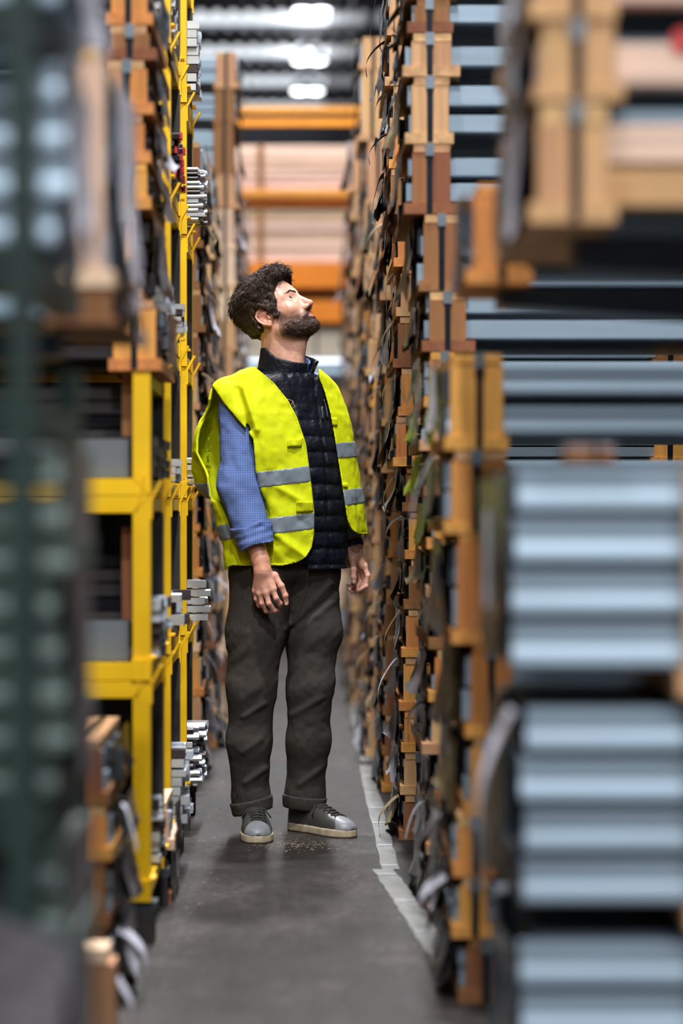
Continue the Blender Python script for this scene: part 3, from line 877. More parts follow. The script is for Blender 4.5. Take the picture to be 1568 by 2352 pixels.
# nearest on the yellow rack side: a green rack with wrapped steel, far out of focus
zg = 2.9
g1 = F_PX / zg
XG = lambda px: (px - 700) / g1
t = thing('green_rack', 'dark green steel rack with stacked steel, blurred right beside the camera', 'rack', (-0.36, zg, 0))
bar('post', 0.026, 0.06, 2.2, M['green'], t, (0.008, -0.03, 0))
bar('post', 0.03, 0.06, H(800, zg), M['green'], t, (0.010, 0.52, 0))
bar('post', 0.05, 0.06, 2.2, M['green'], t, (-0.9, -0.03, 0))
for zz in (0.1, 0.62, 1.12, 1.3, 1.60):
    bar('beam', 0.95, 0.05, 0.05, M['green'], t, (-0.95, 0.04, zz))
    bar('side_beam', 0.04, 0.5, 0.04, M['green'], t, (0.0, 0.06, zz))
gl = [(0.67, 1.11, 8, 'teal_steel', 'lower middle'), (0.152, 0.61, 8, 'teal_steel', 'lowest'), (1.355, 1.59, 4, 'steel', 'upper')]
for za_, zb_, n_, m_, nm in gl:
    t = thing('steel_stack', 'stack of wrapped grey green steel profiles in the green rack, %s bay' % nm, 'steel profiles', (-0.31, zg + 0.1, za_), 'steel in the green rack')
    hh = (zb_ - za_) / n_
    for k in range(n_):
        shared('profile', ('gp', round(hh, 3)), lambda: MB().prism(channel(hh * 0.94, 0.36), -0.9, 0), M[m_], t, (0.006 * ((k * 7) % 4), 0, k * hh))
    sheet(t, 'end_wrap', -1, 0.02, 0.36, zb_ - za_, 0.02, M['foil_white' if nm == 'upper' else 'foil_grey'], 0.02, random.Random(n_), 0.012)
t = thing('steel_stack', 'bluish steel profiles bulging with pale foil, top bay of green rack', 'steel profiles', (-0.305, zg + 0.1, 1.651), 'steel in the green rack')
for k in range(2):
    shared('profile', ('gp', 0.08), lambda: MB().prism(channel(0.076, 0.36), -0.9, 0), M['steel'], t, (0.004 * k, 0, 0.08 * k))
sheet(t, 'end_wrap', -1, 0.0, 0.36, 0.16, 0.0, M['foil_white'], 0.03, random.Random(9), 0.012)
t = thing('black_bag', 'rounded black plastic bundle hanging at the top of the green rack', 'bag', (-0.335, zg + 0.12, 1.815))
mb = MB()
for i in range(9):
    a = PI * i / 8
    r_ = 0.075 * (math.sin(a) ** 0.6 + 0.02)
    n_ = len(mb.v)
    for k in range(14):
        b_ = 2 * PI * k / 14
        mb.v.append((r_ * math.cos(b_) * 1.05, r_ * 1.3 * math.sin(b_), 0.085 - 0.085 * math.cos(a) + 0.004 * math.sin(5 * b_)))
    if i:
        for k in range(14):
            mb.f.append((n_ - 14 + k, n_ - 14 + (k + 1) % 14, n_ + (k + 1) % 14, n_ + k))
mb.build('bag_body', M['foil_black'], t, True)
MB().tube([(0, 0, 0.16), (0.01, 0, 0.2), (0, 0.01, 0.24)], [0.03, 0.015, 0.03], 8).build('knot', M['foil_black'], t, True)
t = thing('foil_cover', 'smooth grey foil cover hanging low in front of the green rack', 'foil', (-0.29, zg - 0.15, 0))
rows = []
for i in range(11):
    z_ = 0.64 * (1 - i / 10) + 0.01
    rows.append([(-0.30 + 0.32 * u + 0.012 * math.sin(3 * u + i * .4), -0.03 * math.sin(u * 5 + i * .3) - 0.08 * (i / 10), z_ - 0.12 * u * (1 - i / 10)) for u in [k / 10 for k in range(11)]])
MB().grid(rows).build('foil_sheet', M['foil_grey'], t, True)

# tall boards behind it, on a dark arm
z1_ = 3.9
t = pack('tall pale timbered pack with dark strap, carried by the arm behind green rack', -1, -0.312, z1_, z1_ + 0.5, 1.385, H(112, z1_), 470, wcol='pale', post=0.01, pw=0.092, nrow=5, L=1.2, foil=('white',), group='strapped packs by the green rack')
pack('dark framed pack of thin profiles under the tall pale pack', -1, -0.30, z1_, z1_ + 0.5, 1.325, 1.383, 471, wcol='brown', post=0.01, pw=0.09, nrow=1, L=1.2, foil=('grey',), group='strapped packs by the green rack', strap=False, batten=(0.012, 0.006))
t = thing('side_rack', 'dark steel column with an arm under the tall pale pack', 'rack', (-1.55, z1_ + 0.2, 0))
bar('column', 0.14, 0.16, 2.6, M['steel_dark'], t, (-0.14, -0.08, 0))
MB().prism([(0.0, 1.2), (1.14, 1.285), (1.14, 1.324), (0.0, 1.324)], -0.05, 0.05, 'y').build('arm', M['steel_dark'], t)
bar('foot', 0.9, 0.16, 0.08, M['steel_dark'], t, (0, -0.08, 0))

# --- the end of the aisle: orange pallet rack -------------------------------------------------------
ZE = 19.0
HE = lambda py: H(py, ZE)
t = thing('pallet_rack', 'tall orange pallet rack that closes the far end of the aisle', 'rack', (0, ZE, 0))
for x in (-2.6, -0.9, 0.9, 2.6):
    for yy in (0.02, 0.6):
        bar('upright', 0.1, 0.08, 4.6, M['steel_dark'], t, (x - 0.05 if abs(x) > 1 else x + (0.35 if x > 0 else -0.45), yy, 0))
for a, m in ((247, 'orange'), (438, 'orange')):
    bar('beam', 5.4, 0.05, 0.046, M[m], t, (-2.7, -0.06, HE(a) - 0.048))
    bar('beam', 5.4, 0.05, 0.046, M[m], t, (-2.7, 0.56, HE(a) - 0.050))
for a, b, m in ((604, 662, 'orange_deep'), (692, 741, 'orange_deep'), (864, 878, 'steel_dark'), (998, 1030, 'steel_dark'), (1450, 1478, 'steel_dark')):
    bar('beam', 5.4, 0.05, HE(a) - HE(b), M[m], t, (-2.7, -0.06, HE(b)))
    bar('beam', 5.4, 0.05, HE(a) - HE(b), M[m], t, (-2.7, 0.50, HE(b)))


def planks(label, rows, col, seed, cat='timber', mat=None):
    rnd = random.Random(seed)
    t = thing('plank_pack', label, cat, (-2.0, ZE, HE(rows[-1][1])), 'plank packs in the orange rack')
    z0 = HE(rows[-1][1])
    for i, (a, b) in enumerate(rows):
        m = mat or wood(col if rnd.random() < 0.7 else 'pale', 'x')
        x = 0.0
        yy = rnd.uniform(0.0, 0.02)
        for q in range(4):
            bar('plank', 3.9, 0.125, HE(a) - HE(b) - 0.006, m, t, (0.0, yy + 0.13 * q, HE(b) - z0))
    bar('tie_batten', 0.05, 0.015, HE(rows[0][0]) - z0, wood('brown', 'z'), t, (1.63, -0.0155, 0))
    return t


planks('pinkish planks in even layers under the grey gap, on upper orange beam', [(331, 364), (366, 386), (388, 402), (404, 418), (419, 438)], 'pink', 1)
planks('tan pinkish planks in layers on the wide deep orange beam', [(479, 506), (509, 530), (532, 547), (549, 571), (574, 602)], 'pink', 2)
tag(MB().box(-2, 2, ZE + 0.05, ZE + 0.5, HE(691), HE(668)).build('dark_timber', wood('brown', 'x')), 'dark brown timber between the two deep orange beams', 'timber')
t = thing('cream_bale', 'large cream wrapped bale on the rack just behind the neck of worker', 'bale', (-2, ZE + 0.03, HE(818)))
MB().box(0, 2.08, 0, 0.5, 0, HE(747) - HE(818)).build('wrapped_block', M['white_wrap'], t)
MB().box(2.1, 4.0, 0.01, 0.49, 0, HE(750) - HE(818)).build('wrapped_block', M['white_wrap'], t)
for k, (a, b, m, lab) in enumerate(((819, 835, 'alu', 'shiny silver steel pack under the cream bale'), (837, 862, 'steel', 'grey blue steel pack under the shiny silver one'))):
    tag(MB().prism(channel(HE(a) - HE(b), 0.5), -2, 2).build('steel_pack', M[m]), lab, 'pack').location = (0, ZE + 0.01, HE(b))
planks('light tan planks behind the shoulder of worker, under the steel packs', [(882, 904), (906, 932)], 'tan', 3)
tag(MB().prism(channel(HE(936) - HE(996), 0.5), -2, 2).build('steel_pack', M['steel_dark']), 'dull grey steel pack behind the chest of worker', 'pack').location = (0, ZE + 0.02, HE(996))
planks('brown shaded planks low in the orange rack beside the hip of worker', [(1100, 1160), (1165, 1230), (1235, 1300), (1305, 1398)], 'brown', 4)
tag(MB().prism(channel(HE(1404) - HE(1448), 0.5), -2, 2).build('steel_pack', M['steel']), 'blue grey steel pack on the bottom level of the orange rack', 'pack').location = (0, ZE - 0.02, HE(1449))

# ------------------------------------------------------------------ the worker
RX, RY = -0.06, 7.62               # where he stands


def lx(px, y=0.0):
    return (px - 700.0) * (RY + y) / F_PX - RX


def lz(py, y=0.0):
    return CAM_H + (1160.0 - py) * (RY + y) / F_PX


def P(px, py, y=0.0):
    """A point of the figure measured on the photograph at depth Y from its root (root coordinates)."""
    return (lx(px, y), y, lz(py, y))


f32 = np.float32


def smin(a, b, k):
    if k <= 0:
        return np.minimum(a, b)
    h = np.clip(0.5 + 0.5 * (b - a) / k, 0, 1)
    return b + (a - b) * h - k * h * (1 - h)


def smax(a, b, k):
    return -smin(-a, -b, k)


def capsule(X, Y, Z, a, b, ra, rb=None):
    rb = ra if rb is None else rb
    ax, ay, az = a
    bx, by, bz = b[0] - ax, b[1] - ay, b[2] - az
    L = bx * bx + by * by + bz * bz + 1e-12
    t = np.clip(((X - ax) * bx + (Y - ay) * by + (Z - az) * bz) / L, 0, 1)
    return np.sqrt((X - ax - t * bx) ** 2 + (Y - ay - t * by) ** 2 + (Z - az - t * bz) ** 2) - (ra + (rb - ra) * t)


def ellipsoid(X, Y, Z, c, r):
    qx, qy, qz = (X - c[0]) / r[0], (Y - c[1]) / r[1], (Z - c[2]) / r[2]
    k0 = np.sqrt(qx * qx + qy * qy + qz * qz) + 1e-9
    k1 = np.sqrt((qx / r[0]) ** 2 + (qy / r[1]) ** 2 + (qz / r[2]) ** 2) + 1e-9
    return k0 * (k0 - 1) / k1


def poly2(U, W, pts):
    """Signed distance to a polygon in the (u, w) plane, negative inside."""
    d = np.full(np.broadcast(U, W).shape, 1e9, f32)
    s = np.ones(d.shape, f32)
    n = len(pts)
    for i in range(n):
        (ax, ay), (bx, by) = pts[i], pts[i - 1]
        ex, ey = bx - ax, by - ay
        wx, wy = U - ax, W - ay
        t = np.clip((wx * ex + wy * ey) / (ex * ex + ey * ey), 0, 1)
        d = np.minimum(d, (wx - ex * t) ** 2 + (wy - ey * t) ** 2)
        c1, c2, c3 = W >= ay, W < by, ex * wy > ey * wx
        s = np.where((c1 & c2 & c3) | (~c1 & ~c2 & ~c3), -s, s)
    return s * np.sqrt(d)


def vnoise(X, Y, Z, f, seed):
    """Smooth value noise in -1..1; F is a frequency or one per axis."""
    fx, fy, fz = f if isinstance(f, tuple) else (f, f, f)
    rs = np.random.RandomState(seed)
    N = 16
    T = rs.uniform(-1, 1, (N, N, N)).astype(f32)
    sh = np.broadcast(X, Y, Z).shape
    x, y, z = [np.broadcast_to(a * k + 31.7, sh) for a, k in ((X, fx), (Y, fy), (Z, fz))]
    xi, yi, zi = np.floor(x).astype(np.int32), np.floor(y).astype(np.int32), np.floor(z).astype(np.int32)
    xf, yf, zf = (x - xi).astype(f32), (y - yi).astype(f32), (z - zi).astype(f32)
    xf, yf, zf = [a * a * (3 - 2 * a) for a in (xf, yf, zf)]
    x0, y0, z0, x1, y1, z1 = xi % N, yi % N, zi % N, (xi + 1) % N, (yi + 1) % N, (zi + 1) % N
    a = T[x0, y0, z0] * (1 - xf) + T[x1, y0, z0] * xf
    b = T[x0, y1, z0] * (1 - xf) + T[x1, y1, z0] * xf
    c = T[x0, y0, z1] * (1 - xf) + T[x1, y0, z1] * xf
    d = T[x0, y1, z1] * (1 - xf) + T[x1, y1, z1] * xf
    return (a * (1 - yf) + b * yf) * (1 - zf) + (c * (1 - yf) + d * yf) * zf


class Vol:
    def __init__(self, xs, ys, zs):
        self.xs, self.ys, self.zs = [np.asarray(a, f32) for a in (xs, ys, zs)]
        self.D = np.full((len(xs), len(ys), len(zs)), 0.5, f32)

    @staticmethod
    def box(lo, hi, h):
        return Vol(*[np.arange(a, b + h, h) for a, b in zip(lo, hi)])

    def grid(self):
        return self.xs[:, None, None], self.ys[None, :, None], self.zs[None, None, :]

    def put(self, fn, lo, hi, k=0.0, sub=False):
        m = k + 0.012
        sl = []
        for a, l, h in zip((self.xs, self.ys, self.zs), lo, hi):
            i0, i1 = np.searchsorted(a, l - m), np.searchsorted(a, h + m)
            if i1 <= i0:
                return
            sl.append(slice(i0, i1))
        d = fn(self.xs[sl[0]][:, None, None], self.ys[sl[1]][None, :, None], self.zs[sl[2]][None, None, :])
        s = tuple(sl)
        self.D[s] = smax(self.D[s], -d, k) if sub else smin(self.D[s], d, k)

    def cap(self, a, b, ra, rb=None, k=0.0, sub=False):
        r = max(ra, rb or ra)
        self.put(lambda X, Y, Z: capsule(X, Y, Z, a, b, ra, rb), [min(p, q) - r for p, q in zip(a, b)], [max(p, q) + r for p, q in zip(a, b)], k, sub)

    def chain(self, pts, rads, k=0.0):
        for i in range(len(pts) - 1):
            self.cap(pts[i], pts[i + 1], rads[i], rads[i + 1], k)

    def ell(self, c, r, k=0.0, sub=False):
        self.put(lambda X, Y, Z: ellipsoid(X, Y, Z, c, r), [p - q for p, q in zip(c, r)], [p + q for p, q in zip(c, r)], k, sub)


def nets(D, xs, ys, zs, relax=1):
    """Surface nets: vertices and quads of the zero level of D."""
    s = D < 0
    cnt = np.zeros(tuple(n - 1 for n in D.shape), np.int8)
    for a in (0, 1):
        for b in (0, 1):
            for c in (0, 1):
                cnt += s[a:a + cnt.shape[0], b:b + cnt.shape[1], c:c + cnt.shape[2]]
    ids = np.argwhere((cnt > 0) & (cnt < 8))
    sh = cnt.shape
    flat = (ids[:, 0].astype(np.int64) * sh[1] + ids[:, 1]) * sh[2] + ids[:, 2]
    i, j, k = ids.T
    cv = {}
    for a in (0, 1):
        for b in (0, 1):
            for c in (0, 1):
                cv[a, b, c] = D[i + a, j + b, k + c].astype(np.float64)
    acc = np.zeros((len(ids), 3))
    num = np.zeros(len(ids))
    for ax in range(3):
        for p in (0, 1):
            for q in (0, 1):
                c0, c1 = [p, q], [p, q]
                c0.insert(ax, 0)
                c1.insert(ax, 1)
                d0, d1 = cv[tuple(c0)], cv[tuple(c1)]
                hit = (d0 < 0) != (d1 < 0)
                t = np.where(hit, d0 / np.where(hit, d0 - d1, 1), 0)
                pos = np.tile(np.array(c0, float), (len(ids), 1))
                pos[:, ax] = t
                acc += pos * hit[:, None]
                num += hit
    fr = acc / num[:, None]
    V = np.stack([xs[i] + fr[:, 0] * (xs[i + 1] - xs[i]), ys[j] + fr[:, 1] * (ys[j + 1] - ys[j]), zs[k] + fr[:, 2] * (zs[k + 1] - zs[k])], 1)
    F = []
    for ax in range(3):
        sl0, sl1 = [slice(1, -1)] * 3, [slice(1, -1)] * 3
        sl0[ax], sl1[ax] = slice(0, -1), slice(1, None)
        e = np.argwhere(s[tuple(sl0)] != s[tuple(sl1)])
        off = np.array([1, 1, 1])
        off[ax] = 0
        e = e + off
        b, c = (ax + 1) % 3, (ax + 2) % 3
        quad = []
        for db, dc in ((-1, -1), (0, -1), (0, 0), (-1, 0)):
            cell = e.copy()
            cell[:, b] += db
            cell[:, c] += dc
            fl = (cell[:, 0].astype(np.int64) * sh[1] + cell[:, 1]) * sh[2] + cell[:, 2]
            quad.append(np.searchsorted(flat, fl))
        quad = np.stack(quad, 1)
        neg = s[e[:, 0], e[:, 1], e[:, 2]]
        quad[~neg] = quad[~neg][:, ::-1]
        F.append(quad)
    F = np.concatenate(F)
    for _ in range(relax):
        A, N = np.zeros_like(V), np.zeros(len(V))
        for a in range(4):
            p, q = F[:, a], F[:, (a + 1) % 4]
            np.add.at(A, p, V[q])
            np.add.at(N, p, 1)
            np.add.at(A, q, V[p])
            np.add.at(N, q, 1)
        V = 0.5 * V + 0.5 * A / np.maximum(N, 1)[:, None]
    return V, F


def np_mesh(name, V, F, mat, smooth=True):
    me = bpy.data.meshes.new(name)
    me.vertices.add(len(V))
    me.vertices.foreach_set('co', V.astype(f32).ravel())
    me.loops.add(F.size)
    me.loops.foreach_set('vertex_index', F.astype(np.int32).ravel())
    me.polygons.add(len(F))
    me.polygons.foreach_set('loop_start', np.arange(0, F.size, F.shape[1], dtype=np.int32))
    me.polygons.foreach_set('use_smooth', np.full(len(F), smooth))
    me.materials.append(mat)
    me.update(calc_edges=True)
    me.validate()
    return me


def from_vol(name, vol, mat, parent, relax=1, D=None):
    V, F = nets(vol.D if D is None else D, vol.xs, vol.ys, vol.zs, relax)
    return link(name, np_mesh(name, V, F, mat), parent), V, F


# ---- materials of the figure
def skin_material():
    m, nt, p = new_mat('skin')
    at = node(nt, 'ShaderNodeAttribute', attribute_name='tint')
    v = obj_coords(nt, (90, 90, 90), rnd=False)
    n = node(nt, 'ShaderNodeTexNoise')
    n.inputs['Scale'].default_value = 1.0
    n.inputs['Detail'].default_value = 5
    nt.links.new(v, n.inputs['Vector'])
    r = ramp(nt, [(0.3, (0.86, 0.82, 0.80, 1)), (0.7, (1.08, 1.08, 1.08, 1))])
    nt.links.new(n.outputs['Fac'], r.inputs['Fac'])
    mx = node(nt, 'ShaderNodeMix', data_type='RGBA', blend_type='MULTIPLY')
    mx.inputs[0].default_value = 1.0
    nt.links.new(at.outputs['Color'], mx.inputs[6])
    nt.links.new(r.outputs[0], mx.inputs[7])
    nt.links.new(mx.outputs[2], p.inputs['Base Color'])
    p.inputs['Roughness'].default_value = 0.45
    p.inputs['Specular IOR Level'].default_value = 0.45
    p.inputs['Subsurface Weight'].default_value = 0.12
    p.inputs['Subsurface Radius'].default_value = (1.0, 0.35, 0.2)
    p.inputs['Subsurface Scale'].default_value = 0.008
    b = node(nt, 'ShaderNodeBump')
    b.inputs['Strength'].default_value = 0.12
    b.inputs['Distance'].default_value = 0.002
    nt.links.new(n.outputs['Fac'], b.inputs['Height'])
    nt.links.new(b.outputs[0], p.inputs['Normal'])
    return m


def check_material():
    """Fine blue and white check of the shirt."""
    m, nt, p = new_mat('blue_check_shirt')
    tc = node(nt, 'ShaderNodeTexCoord')
    sep = node(nt, 'ShaderNodeSeparateXYZ')
    nt.links.new(tc.outputs['Object'], sep.inputs[0])
    outs = []
    for ax, f in (('X', 190.0), ('Z', 190.0)):
        a = node(nt, 'ShaderNodeMath', operation='MULTIPLY')
        a.inputs[1].default_value = f * 2 * PI
        nt.links.new(sep.outputs[ax], a.inputs[0])
        s = node(nt, 'ShaderNodeMath', operation='SINE')
        nt.links.new(a.outputs[0], s.inputs[0])
        g = node(nt, 'ShaderNodeMath', operation='GREATER_THAN')
        g.inputs[1].default_value = -0.1
        nt.links.new(s.outputs[0], g.inputs[0])
        outs.append(g)
    ad = node(nt, 'ShaderNodeMath', operation='MULTIPLY')
    nt.links.new(outs[0].outputs[0], ad.inputs[0])
    nt.links.new(outs[1].outputs[0], ad.inputs[1])
    mx = node(nt, 'ShaderNodeMix', data_type='RGBA')
    mx.inputs[6].default_value = lin(70, 92, 150)
    mx.inputs[7].default_value = lin(142, 162, 208)
    nt.links.new(ad.outputs[0], mx.inputs[0])
    nt.links.new(mx.outputs[2], p.inputs['Base Color'])
    p.inputs['Roughness'].default_value = 0.8
    p.inputs['Specular IOR Level'].default_value = 0.2
    return m


skin = skin_material()
hair_mat = speckled('dark_brown_hair', lin(60, 44, 36), rough=0.6, scale=(60, 60, 60), lo=0.7, hi=1.3, spec=0.35)
beard_mat = speckled('brown_beard', lin(64, 45, 36), rough=0.65, scale=(200, 200, 200), lo=0.7, hi=1.4, bump=0.4, spec=0.3)
vest_mat = speckled('lime_yellow_cloth', lin(214, 221, 14), rough=0.7, scale=(60, 60, 60), lo=0.93, hi=1.04, bump=0.08, spec=0.2)
reflect_mat = speckled('grey_reflective_tape', lin(128, 138, 146), rough=0.45, metal=0.15, scale=(300, 300, 300), lo=0.9, hi=1.08)
gilet_mat = speckled('navy_padded_nylon', lin(15, 18, 29), rough=0.44, scale=(70, 70, 70), lo=0.85, hi=1.15, bump=0.35, spec=0.35)
shirt_mat = check_material()
trouser_mat = speckled('charcoal_brown_twill', lin(64, 59, 54), rough=0.85, scale=(120, 120, 120), lo=0.88, hi=1.1, bump=0.06, spec=0.2)
shoe_mat = speckled('dark_grey_leather', lin(66, 64, 60), rough=0.42, scale=(40, 40, 40), bump=0.08)
cap_mat = speckled('pale_grey_leather', lin(124, 126, 130), rough=0.42, scale=(40, 40, 40), lo=0.8, hi=1.1, bump=0.05)
sole_mat = speckled('cream_rubber', lin(196, 178, 148), rough=0.6, scale=(40, 40, 40), lo=0.7, hi=1.05)
lace_mat = speckled('dark_lace', lin(44, 42, 40), rough=0.8)
eye_white = speckled('eye_white', lin(220, 214, 208), rough=0.15)
iris_mat = speckled('dark_iris', lin(50, 40, 34), rough=0.1)
tan_thread = speckled('tan_thread', lin(178, 142, 112), rough=0.6)
watch_mat = speckled('dark_blue_watch', lin(26, 40, 58), rough=0.2)
zip_mat = speckled('dark_zip', lin(30, 32, 38), rough=0.35, metal=0.5)
nail_mat = speckled('finger_nail', lin(226, 176, 158), rough=0.3)

PHI = math.radians(28)
cP, sP = math.cos(PHI), math.sin(PHI)


def pq(X, Y, cx, cy):
    """Body axes: p towards his left hand, q towards his front."""
    return (X - cx) * cP + (Y - cy) * sP, (X - cx) * sP - (Y - cy) * cP


def form(X, Y, Z, tab, n=2.3):
    """Stacked rounded sections: TAB rows are (z, cx, cy, a, b)."""
    T = np.array(tab)
    z = Z.ravel()
    cx, cy, a, b = [np.interp(z, T[:, 0], T[:, i]).astype(f32)[None, None, :] for i in (1, 2, 3, 4)]
    p, q = pq(X, Y, cx, cy)
    r = ((np.abs(p) / a) ** n + (np.abs(q) / b) ** n) ** (1.0 / n)
    return (r - 1) * np.minimum(a, b), p, q


def normalised(d, xs, ys, zs):
    gx, gy, gz = np.gradient(d, xs, ys, zs)
    return d / np.clip(np.sqrt(gx * gx + gy * gy + gz * gz), 0.35, 3.0)


# ---- joints
R_SH, R_EL, R_WR = P(544, 915, -0.075), P(549, 1120, -0.125), P(598, 1287, -0.185)
L_SH, L_EL, L_WR = P(724, 905, 0.10), P(772, 1110, 0.15), P(811, 1250, 0.09)
R_HIP, R_KN, R_AN = P(603, 1345, -0.03), P(577, 1575, -0.06), P(578, 1850, -0.02)
L_HIP, L_KN, L_AN = P(716, 1345, 0.04), P(712, 1575, 0.02), P(699, 1845, 0.06)
HEAD_O = np.array(P(632, 722, 0.01))
pitch, yaw = math.radians(35), math.radians(67)
HF = np.array([math.sin(yaw) * math.cos(pitch), -math.cos(yaw) * math.cos(pitch), math.sin(pitch)])
HV = np.array([math.cos(yaw), math.sin(yaw), 0.0])
HW = np.cross(HF, HV)


def head_pt(u, v, w):
    return HEAD_O + HF * u + HV * v + HW * w


# ---- the body: one continuous skin
def span(*parts):
    return np.concatenate([np.arange(a, b, h) for a, b, h in parts])


body = Vol(span((-0.32, -0.2, 0.01), (-0.2, 0.285, 0.0022), (0.285, 0.36, 0.01)), span((-0.27, 0.165, 0.0022), (0.165, 0.26, 0.01)),
           span((-0.01, 0.69, 0.012), (0.69, 0.98, 0.0022), (0.98, 1.43, 0.012), (1.43, 1.88, 0.0022)))
BT = [(0.78, 0.0, 0.0, 0.145, 0.10), (0.95, 0.0, 0.0, 0.15, 0.10), (1.1, 0.015, 0.01, 0.135, 0.09), (1.28, 0.015, 0.01, 0.15, 0.10), (1.38, 0.0, 0.015, 0.13, 0.085), (1.45, -0.01, 0.02, 0.07, 0.065)]
body.put(lambda X, Y, Z: np.maximum(form(X, Y, Z, BT)[0], np.maximum(0.80 - Z, Z - 1.44)), (-0.25, -0.25, 0.78), (0.25, 0.25, 1.46), 0.02)
for sh, el, wr in ((R_SH, R_EL, R_WR), (L_SH, L_EL, L_WR)):
    body.chain([sh, el, wr], [0.047, 0.04, 0.027], 0.02)
body.cap(R_SH, (0.0, 0.01, 1.40), 0.045, 0.06, 0.03)
body.cap(L_SH, (0.0, 0.01, 1.40), 0.045, 0.06, 0.03)
for hp, kn, an in ((R_HIP, R_KN, R_AN), (L_HIP, L_KN, L_AN)):
    body.chain([hp, kn, an], [0.075, 0.05, 0.034], 0.03)
# feet reach into the shoes
R_DIR, L_DIR = math.radians(6), math.radians(43)
R_FOOT, L_FOOT = P(584, 1878, -0.02), P(704, 1868, 0.06)
for an, ft, dr in ((R_AN, R_FOOT, R_DIR), (L_AN, L_FOOT, L_DIR)):
    d_ = (math.sin(dr), -math.cos(dr))
    body.cap(an, (ft[0] + d_[0] * 0.13, ft[1] + d_[1] * 0.13, 0.04), 0.028, 0.018, 0.02)
# neck
nk = tuple(head_pt(-0.022, 0, -0.055))
body.cap(nk, (-0.008, 0.015, 1.40), 0.058, 0.064, 0.03)
body.cap(tuple(head_pt(0.035, 0, -0.105)), (0.022, -0.016, 1.42), 0.022, 0.026, 0.03)
body.cap(tuple(head_pt(-0.03, -0.045, -0.05)), (0.028, -0.030, 1.425), 0.011, 0.012, 0.018)

# head block in its own axes
ix = [slice(np.searchsorted(a, c - 0.185), np.searchsorted(a, c + 0.185)) for a, c in zip((body.xs, body.ys, body.zs), HEAD_O + np.array([-0.01, 0, 0.01]))]
hx, hy, hz_ = body.xs[ix[0]], body.ys[ix[1]], body.zs[ix[2]]
dX, dY, dZ = hx[:, None, None] - HEAD_O[0], hy[None, :, None] - HEAD_O[1], hz_[None, None, :] - HEAD_O[2]
U = (dX * HF[0] + dY * HF[1] + dZ * HF[2]).astype(f32)
Vv = (dX * HV[0] + dY * HV[1] + dZ * HV[2]).astype(f32)
W = (dX * HW[0] + dY * HW[1] + dZ * HW[2]).astype(f32)
A = np.abs(Vv)
skull = ellipsoid(U, Vv, W, (-0.006, 0, 0.032), (0.099, 0.076, 0.086))
h = smin(skull, ellipsoid(U, Vv, W, (0.028, 0, -0.02), (0.064, 0.060, 0.092)), 0.03)
h = smin(h, capsule(U, A, W, (0.005, 0.047, -0.066), (0.074, 0.012, -0.103), 0.019, 0.017), 0.03)      # jaw
h = smin(h, ellipsoid(U, Vv, W, (0.083, 0, -0.104), (0.017, 0.019, 0.015)), 0.012)                        # chin
h = smin(h, ellipsoid(U, Vv, W, (0.079, 0, -0.072), (0.021, 0.027, 0.026)), 0.014)                        # mouth mound
h = smin(h, ellipsoid(U, A, W, (0.062, 0.041, -0.032), (0.019, 0.018, 0.019)), 0.018)                     # cheekbone
h = smin(h, capsule(U, A, W, (0.087, 0.008, 0.019), (0.064, 0.046, 0.017), 0.0085, 0.008), 0.014)         # brow ridge
h = smax(h, -ellipsoid(U, A, W, (0.103, 0.033, -0.002), (0.020, 0.018, 0.0135)), 0.010)                   # eye sockets
h = smin(h, capsule(U, Vv, W, (0.088, 0, 0.008), (0.114, 0, -0.040), 0.0075, 0.0092), 0.010)              # nose
h = smin(h, capsule(U, A, W, (0.082, 0.003, -0.002), (0.094, 0.0065, -0.046), 0.0095, 0.0105), 0.008)     # side walls of the nose
h = smin(h, ellipsoid(U, Vv, W, (0.1145, 0, -0.0425), (0.0105, 0.0105, 0.0095)), 0.006)
h = smin(h, ellipsoid(U, A, W, (0.1015, 0.0125, -0.0475), (0.0105, 0.0065, 0.0072)), 0.005)
h = smax(h, -capsule(U, A, W, (0.104, 0.0058, -0.0585), (0.108, 0.0052, -0.050), 0.0032, 0.0028), 0.003)  # nostrils
EYE = (0.0725, 0.0325, -0.001)
lid = ellipsoid(U, A, W, EYE, (0.0145, 0.0150, 0.0140))
lid = smax(lid, -ellipsoid(U, A, W, (0.0860, 0.0325, 0.0008), (0.014, 0.0142, 0.0078)), 0.0015)
h = smin(h, lid, 0.004)
# lips
h = smin(h, smin(capsule(U, A, W, (0.0985, 0.0, -0.0700), (0.0885, 0.0215, -0.0745), 0.0052, 0.0028), capsule(U, A, W, (0.0975, 0.0, -0.0802), (0.0875, 0.0200, -0.0765), 0.0062, 0.0030), 0.001), 0.005)
h = smax(h, -capsule(U, A, W, (0.106, 0.0, -0.0745), (0.0905, 0.0235, -0.0752), 0.0013), 0.002)
h = smax(h, -capsule(U, Vv, W, (0.106, 0, -0.063), (0.103, 0, -0.066), 0.0022), 0.004)
# ears: rim, lobe, bowl
EA = A - (0.079 - 0.0)


def ear(u, w):
    # tilt backwards a little
    c_, s_ = math.cos(0.22), math.sin(0.22)
    return (-0.012 + u * c_ - w * s_, -0.014 + u * s_ + w * c_)


def ev(u, w):
    """How far the ear plane stands off sideways: the rear edge flares out."""
    return 0.0755 - 0.25 * u + 0.02 * w


